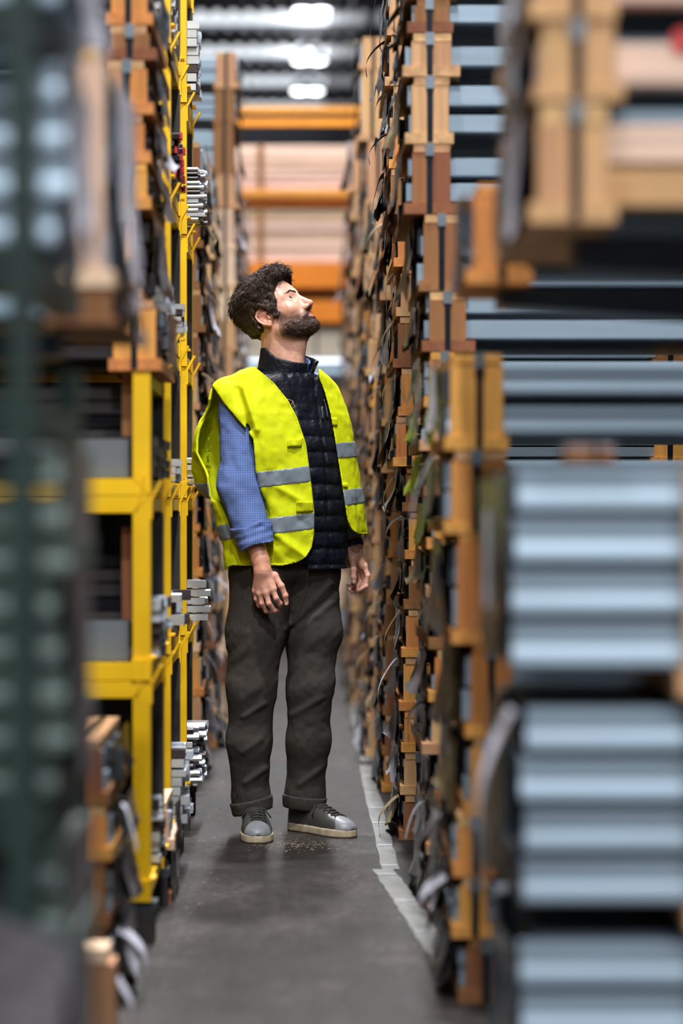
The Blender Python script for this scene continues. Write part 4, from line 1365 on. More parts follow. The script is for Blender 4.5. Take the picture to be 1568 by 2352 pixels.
er = None
ring = [(0.010, 0.012), (0.006, 0.026), (-0.006, 0.032), (-0.017, 0.024), (-0.020, 0.008), (-0.016, -0.010), (-0.008, -0.022)]
for (a_, b_) in zip(ring[:-1], ring[1:]):
    (u0, w0), (u1, w1) = ear(*a_), ear(*b_)
    d_ = capsule(U, A, W, (u0, ev(*a_), w0), (u1, ev(*b_), w1), 0.0036)
    er = d_ if er is None else np.minimum(er, d_)
(u0, w0), (u1, w1) = ear(-0.004, -0.027), ear(0.003, -0.020)
er = smin(er, capsule(U, A, W, (u0, ev(-0.004, -0.027), w0), (u1, ev(0.003, -0.02), w1), 0.0062, 0.005), 0.005)
inner = [(0.004, 0.016), (-0.006, 0.019), (-0.012, 0.006), (-0.008, -0.010), (0.000, -0.016)]
for (a_, b_) in zip(inner[:-1], inner[1:]):
    (u0, w0), (u1, w1) = ear(*a_), ear(*b_)
    er = smin(er, capsule(U, A, W, (u0, ev(*a_) - 0.001, w0), (u1, ev(*b_) - 0.001, w1), 0.0028), 0.002)
(u0, w0) = ear(-0.004, 0.004)
plate = ellipsoid(U, A, W, (u0, 0.0745, w0), (0.0165, 0.0042, 0.027))
er = smin(er, plate, 0.003)
(u0, w0), (u1, w1) = ear(0.011, -0.002), ear(0.010, -0.010)
er = smin(er, capsule(U, A, W, (u0, 0.0745, w0), (u1, 0.0745, w1), 0.0042), 0.003)                        # tragus
(u0, w0) = ear(0.002, -0.005)
er = smax(er, -ellipsoid(U, A, W, (u0, 0.083, w0), (0.0075, 0.009, 0.0095)), 0.003)                       # bowl
h = smin(h, er, 0.005)
blk = tuple(ix)
neck_D = body.D[blk].copy()
body.D[blk] = smin(body.D[blk], h, 0.022)


# hands
def hand(palm, fingers, rr):
    for a, b, ra, rb in palm:
        body.cap(a, b, ra, rb, 0.010)
    for pts, r0 in fingers:
        n = len(pts)
        body.chain(pts, [r0 * (1 - 0.11 * i) for i in range(n)], 0.0025)
        for q in pts[1:-1]:
            body.ell(q, (r0 * 0.95,) * 3, 0.003)
        body.ell(pts[0], (r0 * 1.1,) * 3, 0.008)


yh = -0.195
Rp = lambda px, py, dy=0.0: P(px, py, yh + dy)
hand([(R_WR, Rp(604, 1312), 0.027, 0.027), (Rp(602, 1308), Rp(626, 1352, -0.006), 0.017, 0.0135), (Rp(600, 1310), Rp(611, 1359, -0.004), 0.017, 0.0135),
      (Rp(598, 1310), Rp(597, 1361, 0.006), 0.016, 0.013), (Rp(596, 1312), Rp(587, 1356, 0.018), 0.015, 0.012), (Rp(612, 1318), Rp(634, 1330, 0.008), 0.014, 0.011)],
     [([Rp(626, 1354, -0.008), Rp(634, 1374, -0.012), Rp(643, 1386, 0.004), Rp(644, 1392, 0.02)], 0.0092),
      ([Rp(611, 1362, -0.006), Rp(617, 1386, -0.008), Rp(630, 1402, 0.008), Rp(637, 1403, 0.026)], 0.0096),
      ([Rp(597, 1364, 0.004), Rp(601, 1386, 0.004), Rp(611, 1403, 0.018), Rp(620, 1406, 0.036)], 0.0092),
      ([Rp(587, 1358, 0.016), Rp(588, 1376, 0.016), Rp(594, 1390, 0.028), Rp(602, 1394, 0.042)], 0.0080),
      ([Rp(630, 1322, 0.004), Rp(646, 1346, -0.004), Rp(655, 1368, -0.002), Rp(658, 1386, 0.004)], 0.0106)], 0)
yl = 0.085
Lp = lambda px, py, dy=0.0: P(px, py, yl + dy)
hand([(L_WR, Lp(815, 1268), 0.026, 0.026), (Lp(812, 1268), Lp(834, 1300, 0.004), 0.017, 0.0135), (Lp(812, 1268), Lp(831, 1306, 0.022), 0.016, 0.013),
      (Lp(810, 1270), Lp(824, 1310, 0.036), 0.015, 0.012), (Lp(808, 1270), Lp(816, 1310, 0.048), 0.014, 0.0115), (Lp(808, 1268), Lp(811, 1290, -0.012), 0.016, 0.012)],
     [([Lp(836, 1300, 0.0), Lp(844, 1322, -0.004), Lp(840, 1346, -0.004), Lp(824, 1356, -0.006)], 0.0092),
      ([Lp(832, 1308, 0.02), Lp(838, 1334, 0.018), Lp(828, 1354, 0.014), Lp(808, 1360, 0.010)], 0.0094),
      ([Lp(824, 1312, 0.036), Lp(828, 1336, 0.034), Lp(817, 1352, 0.028), Lp(802, 1354, 0.02)], 0.0090),
      ([Lp(816, 1312, 0.048), Lp(817, 1330, 0.046), Lp(810, 1342, 0.040), Lp(799, 1344, 0.034)], 0.0078),
      ([Lp(810, 1284, -0.014), Lp(812, 1308, -0.026), Lp(812, 1326, -0.030), Lp(813, 1338, -0.030)], 0.0104)], 0)

V, F = nets(body.D, body.xs, body.ys, body.zs, 1)
me = np_mesh('person', V, F, skin)
person = link('person', me, None, (RX, RY, 0))
tag(person, 'bearded man in a lime hi-vis vest standing in the aisle and looking up', 'person')
# skin colours: lips, ear and nose, stubble
uvw = (V - HEAD_O) @ np.stack([HF, HV, HW], 1)
u_, v_, w_ = uvw[:, 0], uvw[:, 1], uvw[:, 2]
base = np.tile(np.array(lin(226, 172, 148)[:3]), (len(V), 1))


def tint(mask, col, amt):
    global base
    m = (np.clip(mask, 0, 1) * amt)[:, None]
    base = base * (1 - m) + np.array(col[:3]) * m


BEARD = [(0.036, -0.022), (0.016, -0.020), (0.013, -0.060), (0.000, -0.088), (0.030, -0.122), (0.075, -0.140), (0.125, -0.135), (0.125, -0.056), (0.096, -0.0555), (0.083, -0.060), (0.064, -0.060), (0.046, -0.050)]
bd = poly2(u_, w_, BEARD)
inhead = (np.abs(v_) < 0.1) & (u_ > -0.13) & (w_ > -0.15) & (V[:, 2] > 1.46)
tint(inhead * np.clip(0.5 - bd / 0.012, 0, 1), lin(92, 64, 50), 0.8)
lips = inhead * np.exp(-((u_ - 0.097) / 0.014) ** 2 - (v_ / 0.019) ** 4 - ((w_ + 0.0752) / 0.0085) ** 4)
tint(lips * 1.3, lin(204, 132, 120), 0.9)
tint(inhead * np.exp(-((np.abs(v_) - 0.08) / 0.012) ** 2 - ((u_ + 0.012) / 0.03) ** 2 - ((w_ + 0.015) / 0.04) ** 2), lin(224, 140, 116), 0.6)
tint(inhead * np.exp(-((u_ - 0.115) / 0.012) ** 2 - (v_ / 0.016) ** 2 - ((w_ + 0.045) / 0.012) ** 2), lin(226, 146, 126), 0.6)
tint(inhead * np.exp(-((u_ - 0.066) / 0.02) ** 2 - ((np.abs(v_) - 0.045) / 0.02) ** 2 - ((w_ + 0.035) / 0.02) ** 2), lin(224, 150, 128), 0.5)
hands_ = (V[:, 2] < 0.83) & (V[:, 2] > 0.68) & ((V[:, 1] < -0.13) | (V[:, 0] > 0.16))
tint(hands_ * 1.0, lin(232, 170, 148), 0.7)
arm_ = (V[:, 2] >= 0.83) & (V[:, 2] < 0.95) & (V[:, 1] < -0.1)
tint(arm_ * 1.0, lin(196, 132, 98), 0.55)
ca = me.color_attributes.new('tint', 'FLOAT_COLOR', 'POINT')
ca.data.foreach_set('color', np.concatenate([base, np.ones((len(V), 1))], 1).astype(f32).ravel())

# hair: a close cap shaped by the hairline, with wavy locks over it
HAIR = [(0.092, 0.088), (0.074, 0.060), (0.056, 0.040), (0.050, 0.016), (0.037, -0.008), (0.034, -0.032), (0.018, -0.032), (0.010, -0.004), (0.001, 0.021), (-0.022, 0.026), (-0.040, 0.006),
        (-0.040, -0.045), (-0.046, -0.080), (-0.060, -0.108), (-0.095, -0.10), (-0.16, -0.06), (-0.16, 0.12), (0.0, 0.19), (0.14, 0.17), (0.13, 0.10)]
hp_ = poly2(U, W, HAIR)
th = 0.010 + 0.014 * np.clip((W - 0.03) / 0.06, 0, 1) + 0.012 * np.clip((U - 0.03) / 0.05, 0, 1) * np.clip((W - 0.05) / 0.03, 0, 1) - 0.006 * np.clip((-W - 0.03) / 0.05, 0, 1)
wv = 0.0035 * vnoise(U, Vv, W, 75.0, 5) + 0.003 * vnoise(U, Vv, W, 150.0, 6)
hd = smax(smin(skull, h + 0.002, 0.01) - th - wv, hp_ + 0.004 * vnoise(U, Vv, W, 120.0, 8), 0.006)
Hv, Hf = nets(hd, hx, hy, hz_, 1)
hair = link('hair', np_mesh('hair', Hv, Hf, hair_mat), person)

rs = np.random.RandomState(4)
hl = (Hv - HEAD_O) @ np.stack([HF, HV, HW], 1)
cen = np.array([-0.006, 0, 0.02])
out = (hl - cen) / np.linalg.norm(hl - cen, axis=1)[:, None]
hn = np.zeros(len(Hv) * 3, f32)
hair.data.vertices.foreach_get('normal', hn)
hn = hn.reshape(-1, 3) @ np.stack([HF, HV, HW], 1)
cand = np.where(((hn * out).sum(1) > 0.45) & (np.linalg.norm(hl - cen, axis=1) > 0.06))[0]
pick = rs.choice(cand, min(6500, len(cand)), replace=False)
lv, lf = [], []
for n_i in pick:
    o_ = 0.75 * hn[n_i] + 0.25 * out[n_i]
    o_ /= np.linalg.norm(o_)
    p0 = hl[n_i] - o_ * 0.002
    top = np.clip((hl[n_i][2] - 0.03) / 0.05, 0, 1)
    front = np.clip((hl[n_i][0] - 0.03) / 0.05, 0, 1)
    flow = np.array([-0.8, 0.25 * np.sign(hl[n_i][1] + 1e-6), -0.35]) * (1 - front) + np.array([0.75, -0.35, 0.15]) * front
    flow = flow + rs.normal(0, 0.22, 3) + 0.55 * np.sin(hl[n_i][[1, 2, 0]] * 95.0 + 1.3)
    flow -= o_ * flow.dot(o_)
    flow /= np.linalg.norm(flow) + 1e-9
    side = np.cross(o_, flow)
    L_ = (0.016 + 0.018 * top) * rs.uniform(0.7, 1.2)
    ph, am = rs.uniform(0, 6.28), 0.0035 * (0.3 + top)
    r0 = rs.uniform(0.0005, 0.0012)
    b0 = len(lv)
    m_ = 6
    for i in range(m_):
        t = i / (m_ - 1)
        c_ = p0 + flow * L_ * t + o_ * (0.0045 * math.sin(t * PI) * (0.5 + top) - 0.003 * t) + side * am * math.sin(ph + 5 * t)
        rr = r0 * (1 - t) ** 0.6 + 0.0002
        for k in range(3):
            an_ = 2 * PI * k / 3
            lv.append(c_ + (side * math.cos(an_) + o_ * math.sin(an_)) * rr)
        if i:
            for k in range(3):
                lf.append((b0 + (i - 1) * 3 + k, b0 + (i - 1) * 3 + (k + 1) % 3, b0 + i * 3 + (k + 1) % 3, b0 + i * 3 + k))
lw = np.array(lv) @ np.stack([HF, HV, HW], 0) + HEAD_O
o = link('hair_locks', np_mesh('hair_locks', lw, np.array(lf), hair_mat), hair)
o['kind'] = 'stuff'

# beard: a broken, thin layer that thickens along jaw and chin
hp_ = poly2(U, W, BEARD)
nz1, nz2 = vnoise(U, Vv, W, 160.0, 11), vnoise(U, Vv, W, 330.0, 12)
th = 0.0002 + 0.0040 * np.clip(-(W + 0.078) / 0.035, 0, 1) + 0.0010 * np.clip((U - 0.07) / 0.02, 0, 1) + 0.0018 * nz1 + 0.0018 * nz2
d_ = smax(smin(h, neck_D, 0.022) - th, hp_ + 0.009 + 0.004 * nz1 + 0.003 * nz2, 0.003)
d_ = smax(d_, -ellipsoid(U, Vv, W, (0.101, 0, -0.0765), (0.022, 0.0215, 0.0082)), 0.001)
d_ = np.maximum(d_, -(hz_[None, None, :] - 1.475))
Bv, Bf = nets(d_, hx, hy, hz_, 0)
beard = link('beard', np_mesh('beard', Bv, Bf, beard_mat), person)
bl = (Bv - HEAD_O) @ np.stack([HF, HV, HW], 1)
nrm = np.zeros(len(Bv) * 3, f32)
beard.data.vertices.foreach_get('normal', nrm)
nrm = nrm.reshape(-1, 3)
pick = rs.choice(len(Bv), min(4200, len(Bv)), replace=False)
bn = np.zeros(len(V) * 3, f32)
me.vertices.foreach_get('normal', bn)
bn = bn.reshape(-1, 3)
near = np.where(inhead & (bd < 0.004) & (np.abs(v_) < 0.075) & ~((np.abs(v_) < 0.02) & (np.abs(w_ + 0.0755) < 0.008)))[0]
near = rs.choice(near, min(6500, len(near)), replace=False)
roots = np.concatenate([Bv[pick], V[near]])
rnorm = np.concatenate([nrm[pick], bn[near]])
lv, lf = [], []
dn = -HW * 0.8 + HF * 0.25
for n_i in range(len(roots)):
    o_ = rnorm[n_i]
    p0 = rs.normal(0, 0.0011, 3)
    p0 = roots[n_i] + p0 - o_ * (p0.dot(o_) + 0.0004)
    g = o_ * 0.55 + dn * 0.7 + rs.normal(0, 0.28, 3)
    g /= np.linalg.norm(g)
    L_ = rs.uniform(0.003, 0.007)
    s_ = np.cross(g, o_ + 1e-3)
    s_ = s_ / (np.linalg.norm(s_) + 1e-9) * 0.00035
    b0 = len(lv)
    lv += [p0 - s_, p0 + s_, p0 + np.cross(g, s_) * 1.0, p0 + g * L_]
    lf += [(b0, b0 + 1, b0 + 3), (b0 + 1, b0 + 2, b0 + 3), (b0 + 2, b0, b0 + 3)]
o = link('beard_hairs', np_mesh('beard_hairs', np.array(lv), np.array(lf), beard_mat, False), beard)
o['kind'] = 'stuff'
# brows
bv, bf, nb = [], [], 0
for sg in (-1, 1):
    d_ = np.minimum(capsule(U, Vv, W, (0.098, sg * 0.011, 0.0140), (0.0935, sg * 0.029, 0.0205), 0.0040, 0.0046), capsule(U, Vv, W, (0.0935, sg * 0.029, 0.0205), (0.074, sg * 0.050, 0.0145), 0.0046, 0.0024))
    d_ = np.maximum(d_ + 0.0012, h - 0.0010 - 0.0006 * vnoise(U, Vv, W, 260.0, 15))
    Ev, Ef = nets(d_ - 0.0012 * vnoise(U, Vv, W, 300.0, 14), hx, hy, hz_, 0)
    eb = link('eyebrow', np_mesh('eyebrow', Ev, Ef, hair_mat), person)
    lv, lf = [], []
    for q in Ev[rs.choice(len(Ev), min(420, len(Ev)), replace=False)]:
        g = HW * 0.55 - HF * 0.35 + HV * sg * 0.75 + rs.normal(0, 0.2, 3)
        g /= np.linalg.norm(g)
        s_ = np.cross(g, HF)
        s_ = s_ / np.linalg.norm(s_) * 0.00035
        b0 = len(lv)
        q = q + HF * 0.0004
        lv += [q - s_, q + s_, q + HF * 0.0006, q + g * rs.uniform(0.004, 0.008)]
        lf += [(b0, b0 + 1, b0 + 3), (b0 + 1, b0 + 2, b0 + 3), (b0 + 2, b0, b0 + 3)]
    link('brow_hairs', np_mesh('brow_hairs', np.array(lv), np.array(lf), hair_mat, False), eb)['kind'] = 'stuff'
# eyes
for sg in (-1, 1):
    mb = MB()
    gaze = Vector((0.93, -0.30, 0.20)).normalized()
    ua = gaze.cross(Vector((0, 1, 0))).normalized()
    va = gaze.cross(ua)
    n_, m_ = 14, 20
    for i in range(n_ + 1):
        a_ = PI * i / n_
        for k in range(m_):
            b_ = 2 * PI * k / m_
            d_ = gaze * math.cos(a_) + (ua * math.cos(b_) + va * math.sin(b_)) * math.sin(a_)
            mb.v.append(tuple(head_pt(EYE[0] + 0.0128 * d_.x, sg * EYE[1] + 0.0128 * d_.y, EYE[2] + 0.0128 * d_.z)))
    for i in range(n_):
        for k in range(m_):
            mb.f.append((i * m_ + k, (i + 1) * m_ + k, (i + 1) * m_ + (k + 1) % m_, i * m_ + (k + 1) % m_))
    e = mb.build('eye', eye_white, person, True)
    e.data.materials.append(iris_mat)
    for pl in e.data.polygons:
        if pl.index < 2 * m_:
            pl.material_index = 1

from mathutils.bvhtree import BVHTree


def bvh_of(o):
    return BVHTree.FromPolygons([v.co for v in o.data.vertices], [tuple(p.vertices) for p in o.data.polygons])


EYEPT = Vector((-RX, -RY, CAM_H))


def hit(bvh, px, py, lift=0.0):
    """Where the surface lies at a measured spot (root coordinates)."""
    d = (Vector(P(px, py, 0.0)) - EYEPT).normalized()
    loc, nrm_, _, _ = bvh.ray_cast(EYEPT, d)
    if loc is None:
        return None
    if nrm_.dot(d) > 0:
        nrm_ = -nrm_
    return loc + nrm_ * lift


def surface_line(name, bvh, pts, r, mat, parent, lift=0.0, step=6.0):
    path = []
    for (ax, ay), (bx, by) in zip(pts[:-1], pts[1:]):
        n = max(1, int(math.hypot(bx - ax, by - ay) / step))
        for i in range(n):
            q = hit(bvh, ax + (bx - ax) * i / n, ay + (by - ay) * i / n, lift)
            if q is not None and (not path or (q - path[-1]).length < 0.06):
                path.append(q)
    q = hit(bvh, *pts[-1], lift)
    if q is not None and path and (q - path[-1]).length < 0.06:
        path.append(q)
    if len(path) > 1:
        return MB().tube(path, r, 6).build(name, mat, parent, True)


body_bvh = bvh_of(person)
# nails that show
for px, py in ((657, 1385), (813, 1335)):
    q = hit(body_bvh, px, py, 0.0004)
    if q is not None:
        mb = MB()
        for i in range(5):
            for k in range(5):
                pass
        rows = [[tuple(q + Vector(((k - 2) * 0.0022, -0.0008 * (1 - ((k - 2) / 2.0) ** 2), (i - 2) * 0.0028))) for k in range(5)] for i in range(5)]
        MB().grid(rows).build('finger_nail', nail_mat, person, True)

# ---- padded gilet
GT = [(0.80, 0.022, 0.0, 0.176, 0.128), (0.90, 0.020, 0.0, 0.174, 0.126), (1.05, 0.03, 0.005, 0.168, 0.122), (1.22, 0.022, 0.010, 0.164, 0.118), (1.36, 0.004, 0.014, 0.160, 0.106), (1.5, -0.008, 0.016, 0.15, 0.095)]
gv = Vol.box((-0.26, -0.22, 0.80), (0.28, 0.24, 1.50), 0.0036)
X, Y, Z = gv.grid()
d, p, q = form(X, Y, Z, GT)
d = normalised(d, gv.xs, gv.ys, gv.zs)
roof = Z - (1.452 - 0.42 * np.maximum(np.abs(p + 0.0) - 0.085, 0))
d = smax(d, roof * 0.92, 0.03)
quilt = np.abs(np.sin(PI * (Z - 0.012 * np.abs(p) + 0.004 * vnoise(X, Y, Z, 14.0, 2)) / 0.050)) ** 0.55
d = d - 0.0075 * quilt * np.clip((1.33 - Z) / 0.05, 0.15, 1) - 0.0028 * vnoise(X, Y, Z, (60.0, 60.0, 30.0), 3) - 0.0025 * vnoise(X, Y, Z, 26.0, 4)
pressing = np.minimum(np.minimum(capsule(X, Y, Z, R_SH, R_EL, 0.064, 0.068), capsule(X, Y, Z, R_EL, R_WR, 0.068, 0.056)), np.minimum(capsule(X, Y, Z, L_SH, L_EL, 0.062, 0.066), capsule(X, Y, Z, L_EL, L_WR, 0.066, 0.056)))
d = np.where(Z < 1.26, smax(d, -pressing, 0.03), d)
shell = np.maximum(d, -(d + 0.014))
shell = smax(shell, -(np.sqrt((X + 0.008) ** 2 + (Y - 0.015) ** 2) - 0.068), 0.004)
shell = np.maximum(shell, np.where(X < lx(706, -0.1), 0.852, 0.835).astype(f32) - Z)
for sgn in (-1, 1):
    arm_hole = np.maximum(np.sqrt(((q + 0.0) / 0.075) ** 2 + ((Z - 1.30) / 0.11) ** 2) - 1, (0.15 - sgn * p) / 0.1) * 0.07
    shell = np.maximum(shell, -arm_hole)
# front split along the zip
zx = np.interp(gv.zs, [lz(1300), lz(1170), lz(1065), lz(960), lz(900)], [lx(757), lx(750), lx(746), lx(731), lx(722)]).astype(f32)[None, None, :]
shell = np.where(q > 0, np.maximum(shell, d + 0.004 * np.exp(-((X - zx) / 0.006) ** 2)), shell)
gilet, gvV, gvF = from_vol('padded_gilet', gv, gilet_mat, person, 1, shell)
g_bvh = bvh_of(gilet)
surface_line('zip', g_bvh, [(724, 905), (733, 960), (748, 1065), (753, 1170), (760, 1296)], 0.003, zip_mat, gilet, 0.001)
surface_line('zip_puller', g_bvh, [(737, 935), (740, 965)], 0.0035, M['steel_dark'], gilet, 0.006)
surface_line('chest_logo', g_bvh, [(741, 918), (747, 938), (750, 960)], 0.0026, M['steel_dark'], gilet, 0.004, 4)
for pts in (((656, 916), (672, 921), (669, 932)), ((660, 926), (665, 940), (662, 948)), ((672, 922), (676, 934), (669, 941), (674, 953)), ((662, 948), (671, 940)), ((667, 951), (676, 958))):
    surface_line('embroidered_mark', g_bvh, pts, 0.0014, tan_thread, gilet, 0.0012, 3)
# stand collar
cv = Vol.box((-0.14, -0.14, 1.38), (0.16, 0.16, 1.58), 0.003)
X, Y, Z = cv.grid()
ax_, ay_ = -0.002 + 0.10 * (Z - 1.46), 0.006 + 0.0 * Z
rx, ry = X - ax_, Y - ay_
rho = np.sqrt(rx ** 2 + (ry * 1.05) ** 2)
ang = np.arctan2(rx, -ry)                      # 0 towards the camera, + towards +x
fl = 0.022 * np.exp(-((ang - math.radians(80)) / 0.55) ** 2) * np.clip((Z - 1.43) / 0.06, 0, 1)
d = np.abs(rho - (0.080 + fl + 0.10 * np.clip(1.45 - Z, 0, 1) + 0.003 * vnoise(X, Y, Z, 22.0, 9))) - 0.0055
topz = np.interp(ang.ravel(), np.radians([-180, -120, -60, -20, 20, 46, 62, 90, 130, 180]), [1.528, 1.535, 1.528, 1.495, 1.482, 1.480, 1.486, 1.492, 1.512, 1.528]).astype(f32).reshape(ang.shape)
d = smax(d, Z - topz, 0.005)
d = np.maximum(d, 1.405 - Z)
gap = np.clip((Z - 1.40) / 0.09, 0.1, 1.2) * 0.016
d = np.maximum(d, -(np.abs(rho * np.sin(ang - math.radians(60))) - gap) * np.where(np.cos(ang - math.radians(60)) > 0, 1, -1) - np.where(np.cos(ang - math.radians(60)) > 0, 0, 0.5))
from_vol('stand_collar', cv, gilet_mat, gilet, 1, d)
# shirt collar inside it
X, Y, Z = cv.grid()
d = np.abs(rho - (0.069 + 0.008 * np.clip((Z - 1.44) / 0.06, 0, 1))) - 0.0032
d = np.maximum(np.maximum(d, Z - (topz - 0.006 - 0.012 * np.exp(-(ang / 0.8) ** 2))), 1.40 - Z)
d = np.maximum(d, -(np.abs(rho * np.sin(ang - math.radians(40))) - 0.016) * np.where(np.cos(ang - math.radians(40)) > 0, 1, -1) - np.where(np.cos(ang - math.radians(40)) > 0, 0, 0.5))
shirt_dark = check_material()
from_vol('shirt_collar', cv, shirt_mat, person, 1, d)


# ---- shirt sleeves with turned-back cuffs
def sleeve(sh, el, wr, cut, seed):
    lo = [min(a, b, c) - 0.1 for a, b, c in zip(sh, el, wr)]
    hi = [max(a, b, c) + 0.1 for a, b, c in zip(sh, el, wr)]
    sv = Vol.box(lo, hi, 0.0034)
    X, Y, Z = sv.grid()
    up = np.array(sh) + (np.array(sh) - np.array(el)) * 0.05
    mid = np.array(el)
    d = smin(capsule(X, Y, Z, tuple(up), tuple(mid), 0.056, 0.060), capsule(X, Y, Z, tuple(mid), wr, 0.060, 0.049), 0.03)
    # long drags down the upper arm, creases at the elbow
    d = d - 0.0045 * vnoise(X + 0.3 * Z, Y, Z, (34.0, 34.0, 7.0), seed) - 0.003 * vnoise(X, Y, Z + 0.4 * X, (20.0, 20.0, 38.0), seed + 1) * np.exp(-((Z - el[2]) / 0.09) ** 2) - 0.0015 * vnoise(X, Y, Z, 60.0, seed + 2)
    ex, ez = (np.array(wr) - mid)[[0, 2]] / np.linalg.norm((np.array(wr) - mid)[[0, 2]])
    along = (X - wr[0]) * ex + (Z - wr[2]) * ez + 0 * Y
    body_ = np.maximum(d, along + cut + 0.025)
    body_ = np.maximum(body_, -(d + 0.010))
    sl = from_vol('shirt_sleeve', sv, shirt_mat, person, 1, body_)[0]
    d2 = d - 0.0055 - 0.0015 * np.sin(along * 260 + 5 * X)
    cuff = np.maximum(np.abs(d2 + 0.004) - 0.004, np.abs(along + cut + 0.030 + 0.006 * vnoise(X, Y, Z, 18.0, seed + 5)) - 0.030)
    cuff = smin(cuff, np.maximum(np.abs(d2 + 0.0015) - 0.0045, np.abs(along + cut + 0.060 + 0.010 * vnoise(X, Y, Z, 22.0, seed + 6)) - 0.008), 0.004)
    from_vol('rolled_cuff', sv, shirt_mat, sl, 1, cuff)
    return sl


r_sleeve = sleeve(R_SH, R_EL, R_WR, 0.046, 21)
l_sleeve = sleeve(L_SH, L_EL, L_WR, 0.03, 31)
# watch on the other wrist
mb = MB()
wd = (Vector(L_WR) - Vector(L_EL)).normalized()
wc = Vector(L_WR) + wd * 0.0
ua = wd.cross(Vector((0, 1, 0))).normalized()
va = wd.cross(ua)
rows = []
for i, (t, r_) in enumerate(((-0.011, 0.029), (-0.009, 0.0325), (0.009, 0.0325), (0.011, 0.029))):
    rows.append([tuple(wc + wd * t + (ua * math.cos(a) + va * math.sin(a)) * r_) for a in [2 * PI * k / 24 for k in range(25)]])
watch = MB().grid(rows).build('wristwatch', watch_mat, person, True)
MB().tube([wc + ua * -0.0325, wc + ua * -0.037, wc + ua * -0.0375], [0.0165, 0.016, 0.010], 14).build('watch_case', zip_mat, watch, True)

# ---- hi-vis vest
VT = [(0.80, 0.035, 0.01, 0.235, 0.152), (0.90, 0.03, 0.01, 0.243, 0.154), (1.03, 0.012, 0.012, 0.258, 0.158), (1.20, -0.024, 0.014, 0.262, 0.160), (1.32, -0.026, 0.016, 0.236, 0.146), (1.40, -0.026, 0.018, 0.212, 0.125), (1.5, -0.02, 0.018, 0.19, 0.11)]
vv = Vol.box((-0.34, -0.25, 0.80), (0.31, 0.26, 1.50), 0.0034)
X, Y, Z = vv.grid()
d, p, q = form(X, Y, Z, VT, 2.15)
d = smin(d, ellipsoid(X, Y, Z, (-0.245, 0.03, 1.20), (0.055, 0.06, 0.13)), 0.05)          # the back panel blown out behind the arm
d = normalised(d, vv.xs, vv.ys, vv.zs)
roof = Z - (1.474 - 0.43 * np.maximum(np.abs(p) - 0.075, 0))
d = smax(d, roof * 0.92, 0.035)
# the cap of the shoulder overhangs the sleeve
d = smin(d, capsule(X, Y, Z, (-0.09, -0.03, 1.395), P(522, 912, -0.075), 0.052, 0.056), 0.03)
d = smin(d, capsule(X, Y, Z, (0.07, 0.06, 1.395), P(728, 905, 0.10), 0.050, 0.054), 0.03)
# pressed in where the near arm hangs
arm = np.minimum(capsule(X, Y, Z, R_SH, R_EL, 0.060, 0.067), capsule(X, Y, Z, R_EL, R_WR, 0.067, 0.052))
pressed = smax(d, -arm, 0.035)
bl_ = np.clip((Z - 1.27) / 0.07, 0, 1)
d = d * bl_ + pressed * (1 - bl_)
# folds: long drags from the shoulder, creases at the pockets
d = d - 0.0085 * vnoise(X + 0.35 * (Z - 1.2), Y, Z, (17.0, 17.0, 3.2), 41) * np.clip((1.42 - Z) / 0.1, 0, 1) - 0.0030 * vnoise(X, Y, Z, (13.0, 13.0, 22.0), 42) - 0.0016 * vnoise(X, Y, Z, 52.0, 43) - 0.004 * vnoise(X, Y, Z + 0.5 * X, (24.0, 24.0, 30.0), 44) * np.clip((1.16 - Z) / 0.12, 0, 1)
fold = lambda a, b, w, amt: amt * np.exp(-(capsule(X, Y * 0, Z, (a[0], 0, a[2]), (b[0], 0, b[2]), 0.0) / w) ** 2)
d = d - np.where(q > 0, fold(P(562, 895), P(592, 990), 0.011, 0.014) - fold(P(547, 900), P(575, 990), 0.011, 0.008) + fold(P(590, 930), P(618, 1075), 0.016, 0.008)
                 + fold(P(640, 1230), P(700, 1275), 0.010, 0.005) + fold(P(640, 1120), P(690, 1150), 0.010, 0.004), 0)
del fold
d = normalised(d, vv.xs, vv.ys, vv.zs)
OPEN_L = [(830, 585), (846, 590), (880, 630), (920, 662), (960, 683), (1020, 703), (1080, 711), (1130, 717), (1180, 722), (1230, 721), (1258, 716), (1278, 704), (1290, 686), (1297, 660), (1301, 640)]
OPEN_R = [(838, 730), (870, 733), (900, 745), (950, 758), (1000, 767), (1050, 775), (1100, 783), (1150, 790), (1190, 796), (1206, 801), (1218, 809), (1226, 822), (1230, 840)]
yf = -0.12
zL = [lz(a, yf) for a, b in OPEN_L][::-1]
xL = np.interp(vv.zs, zL, [lx(b, yf) for a, b in OPEN_L][::-1]).astype(f32)[None, None, :]
yr = -0.03
zR = [lz(a, yr) for a, b in OPEN_R][::-1]
xR = np.interp(vv.zs, zR, [lx(b, yr) for a, b in OPEN_R][::-1]).astype(f32)[None, None, :]
front = q > -0.005
cut = np.maximum(xL - X, X - xR) * 0.85                                                     # negative in the opening
sep = 0.5 * (xL + xR)
hem = np.where(q > 0.0, np.where(X < lx(740), lz(1299, yf), lz(1228, yr)), lz(1308, 0.1)).astype(f32)
hem = hem * np.clip(0.5 + q / 0.05, 0, 1) + lz(1306, 0.1) * (1 - np.clip(0.5 + q / 0.05, 0, 1))
trim = hem - Z
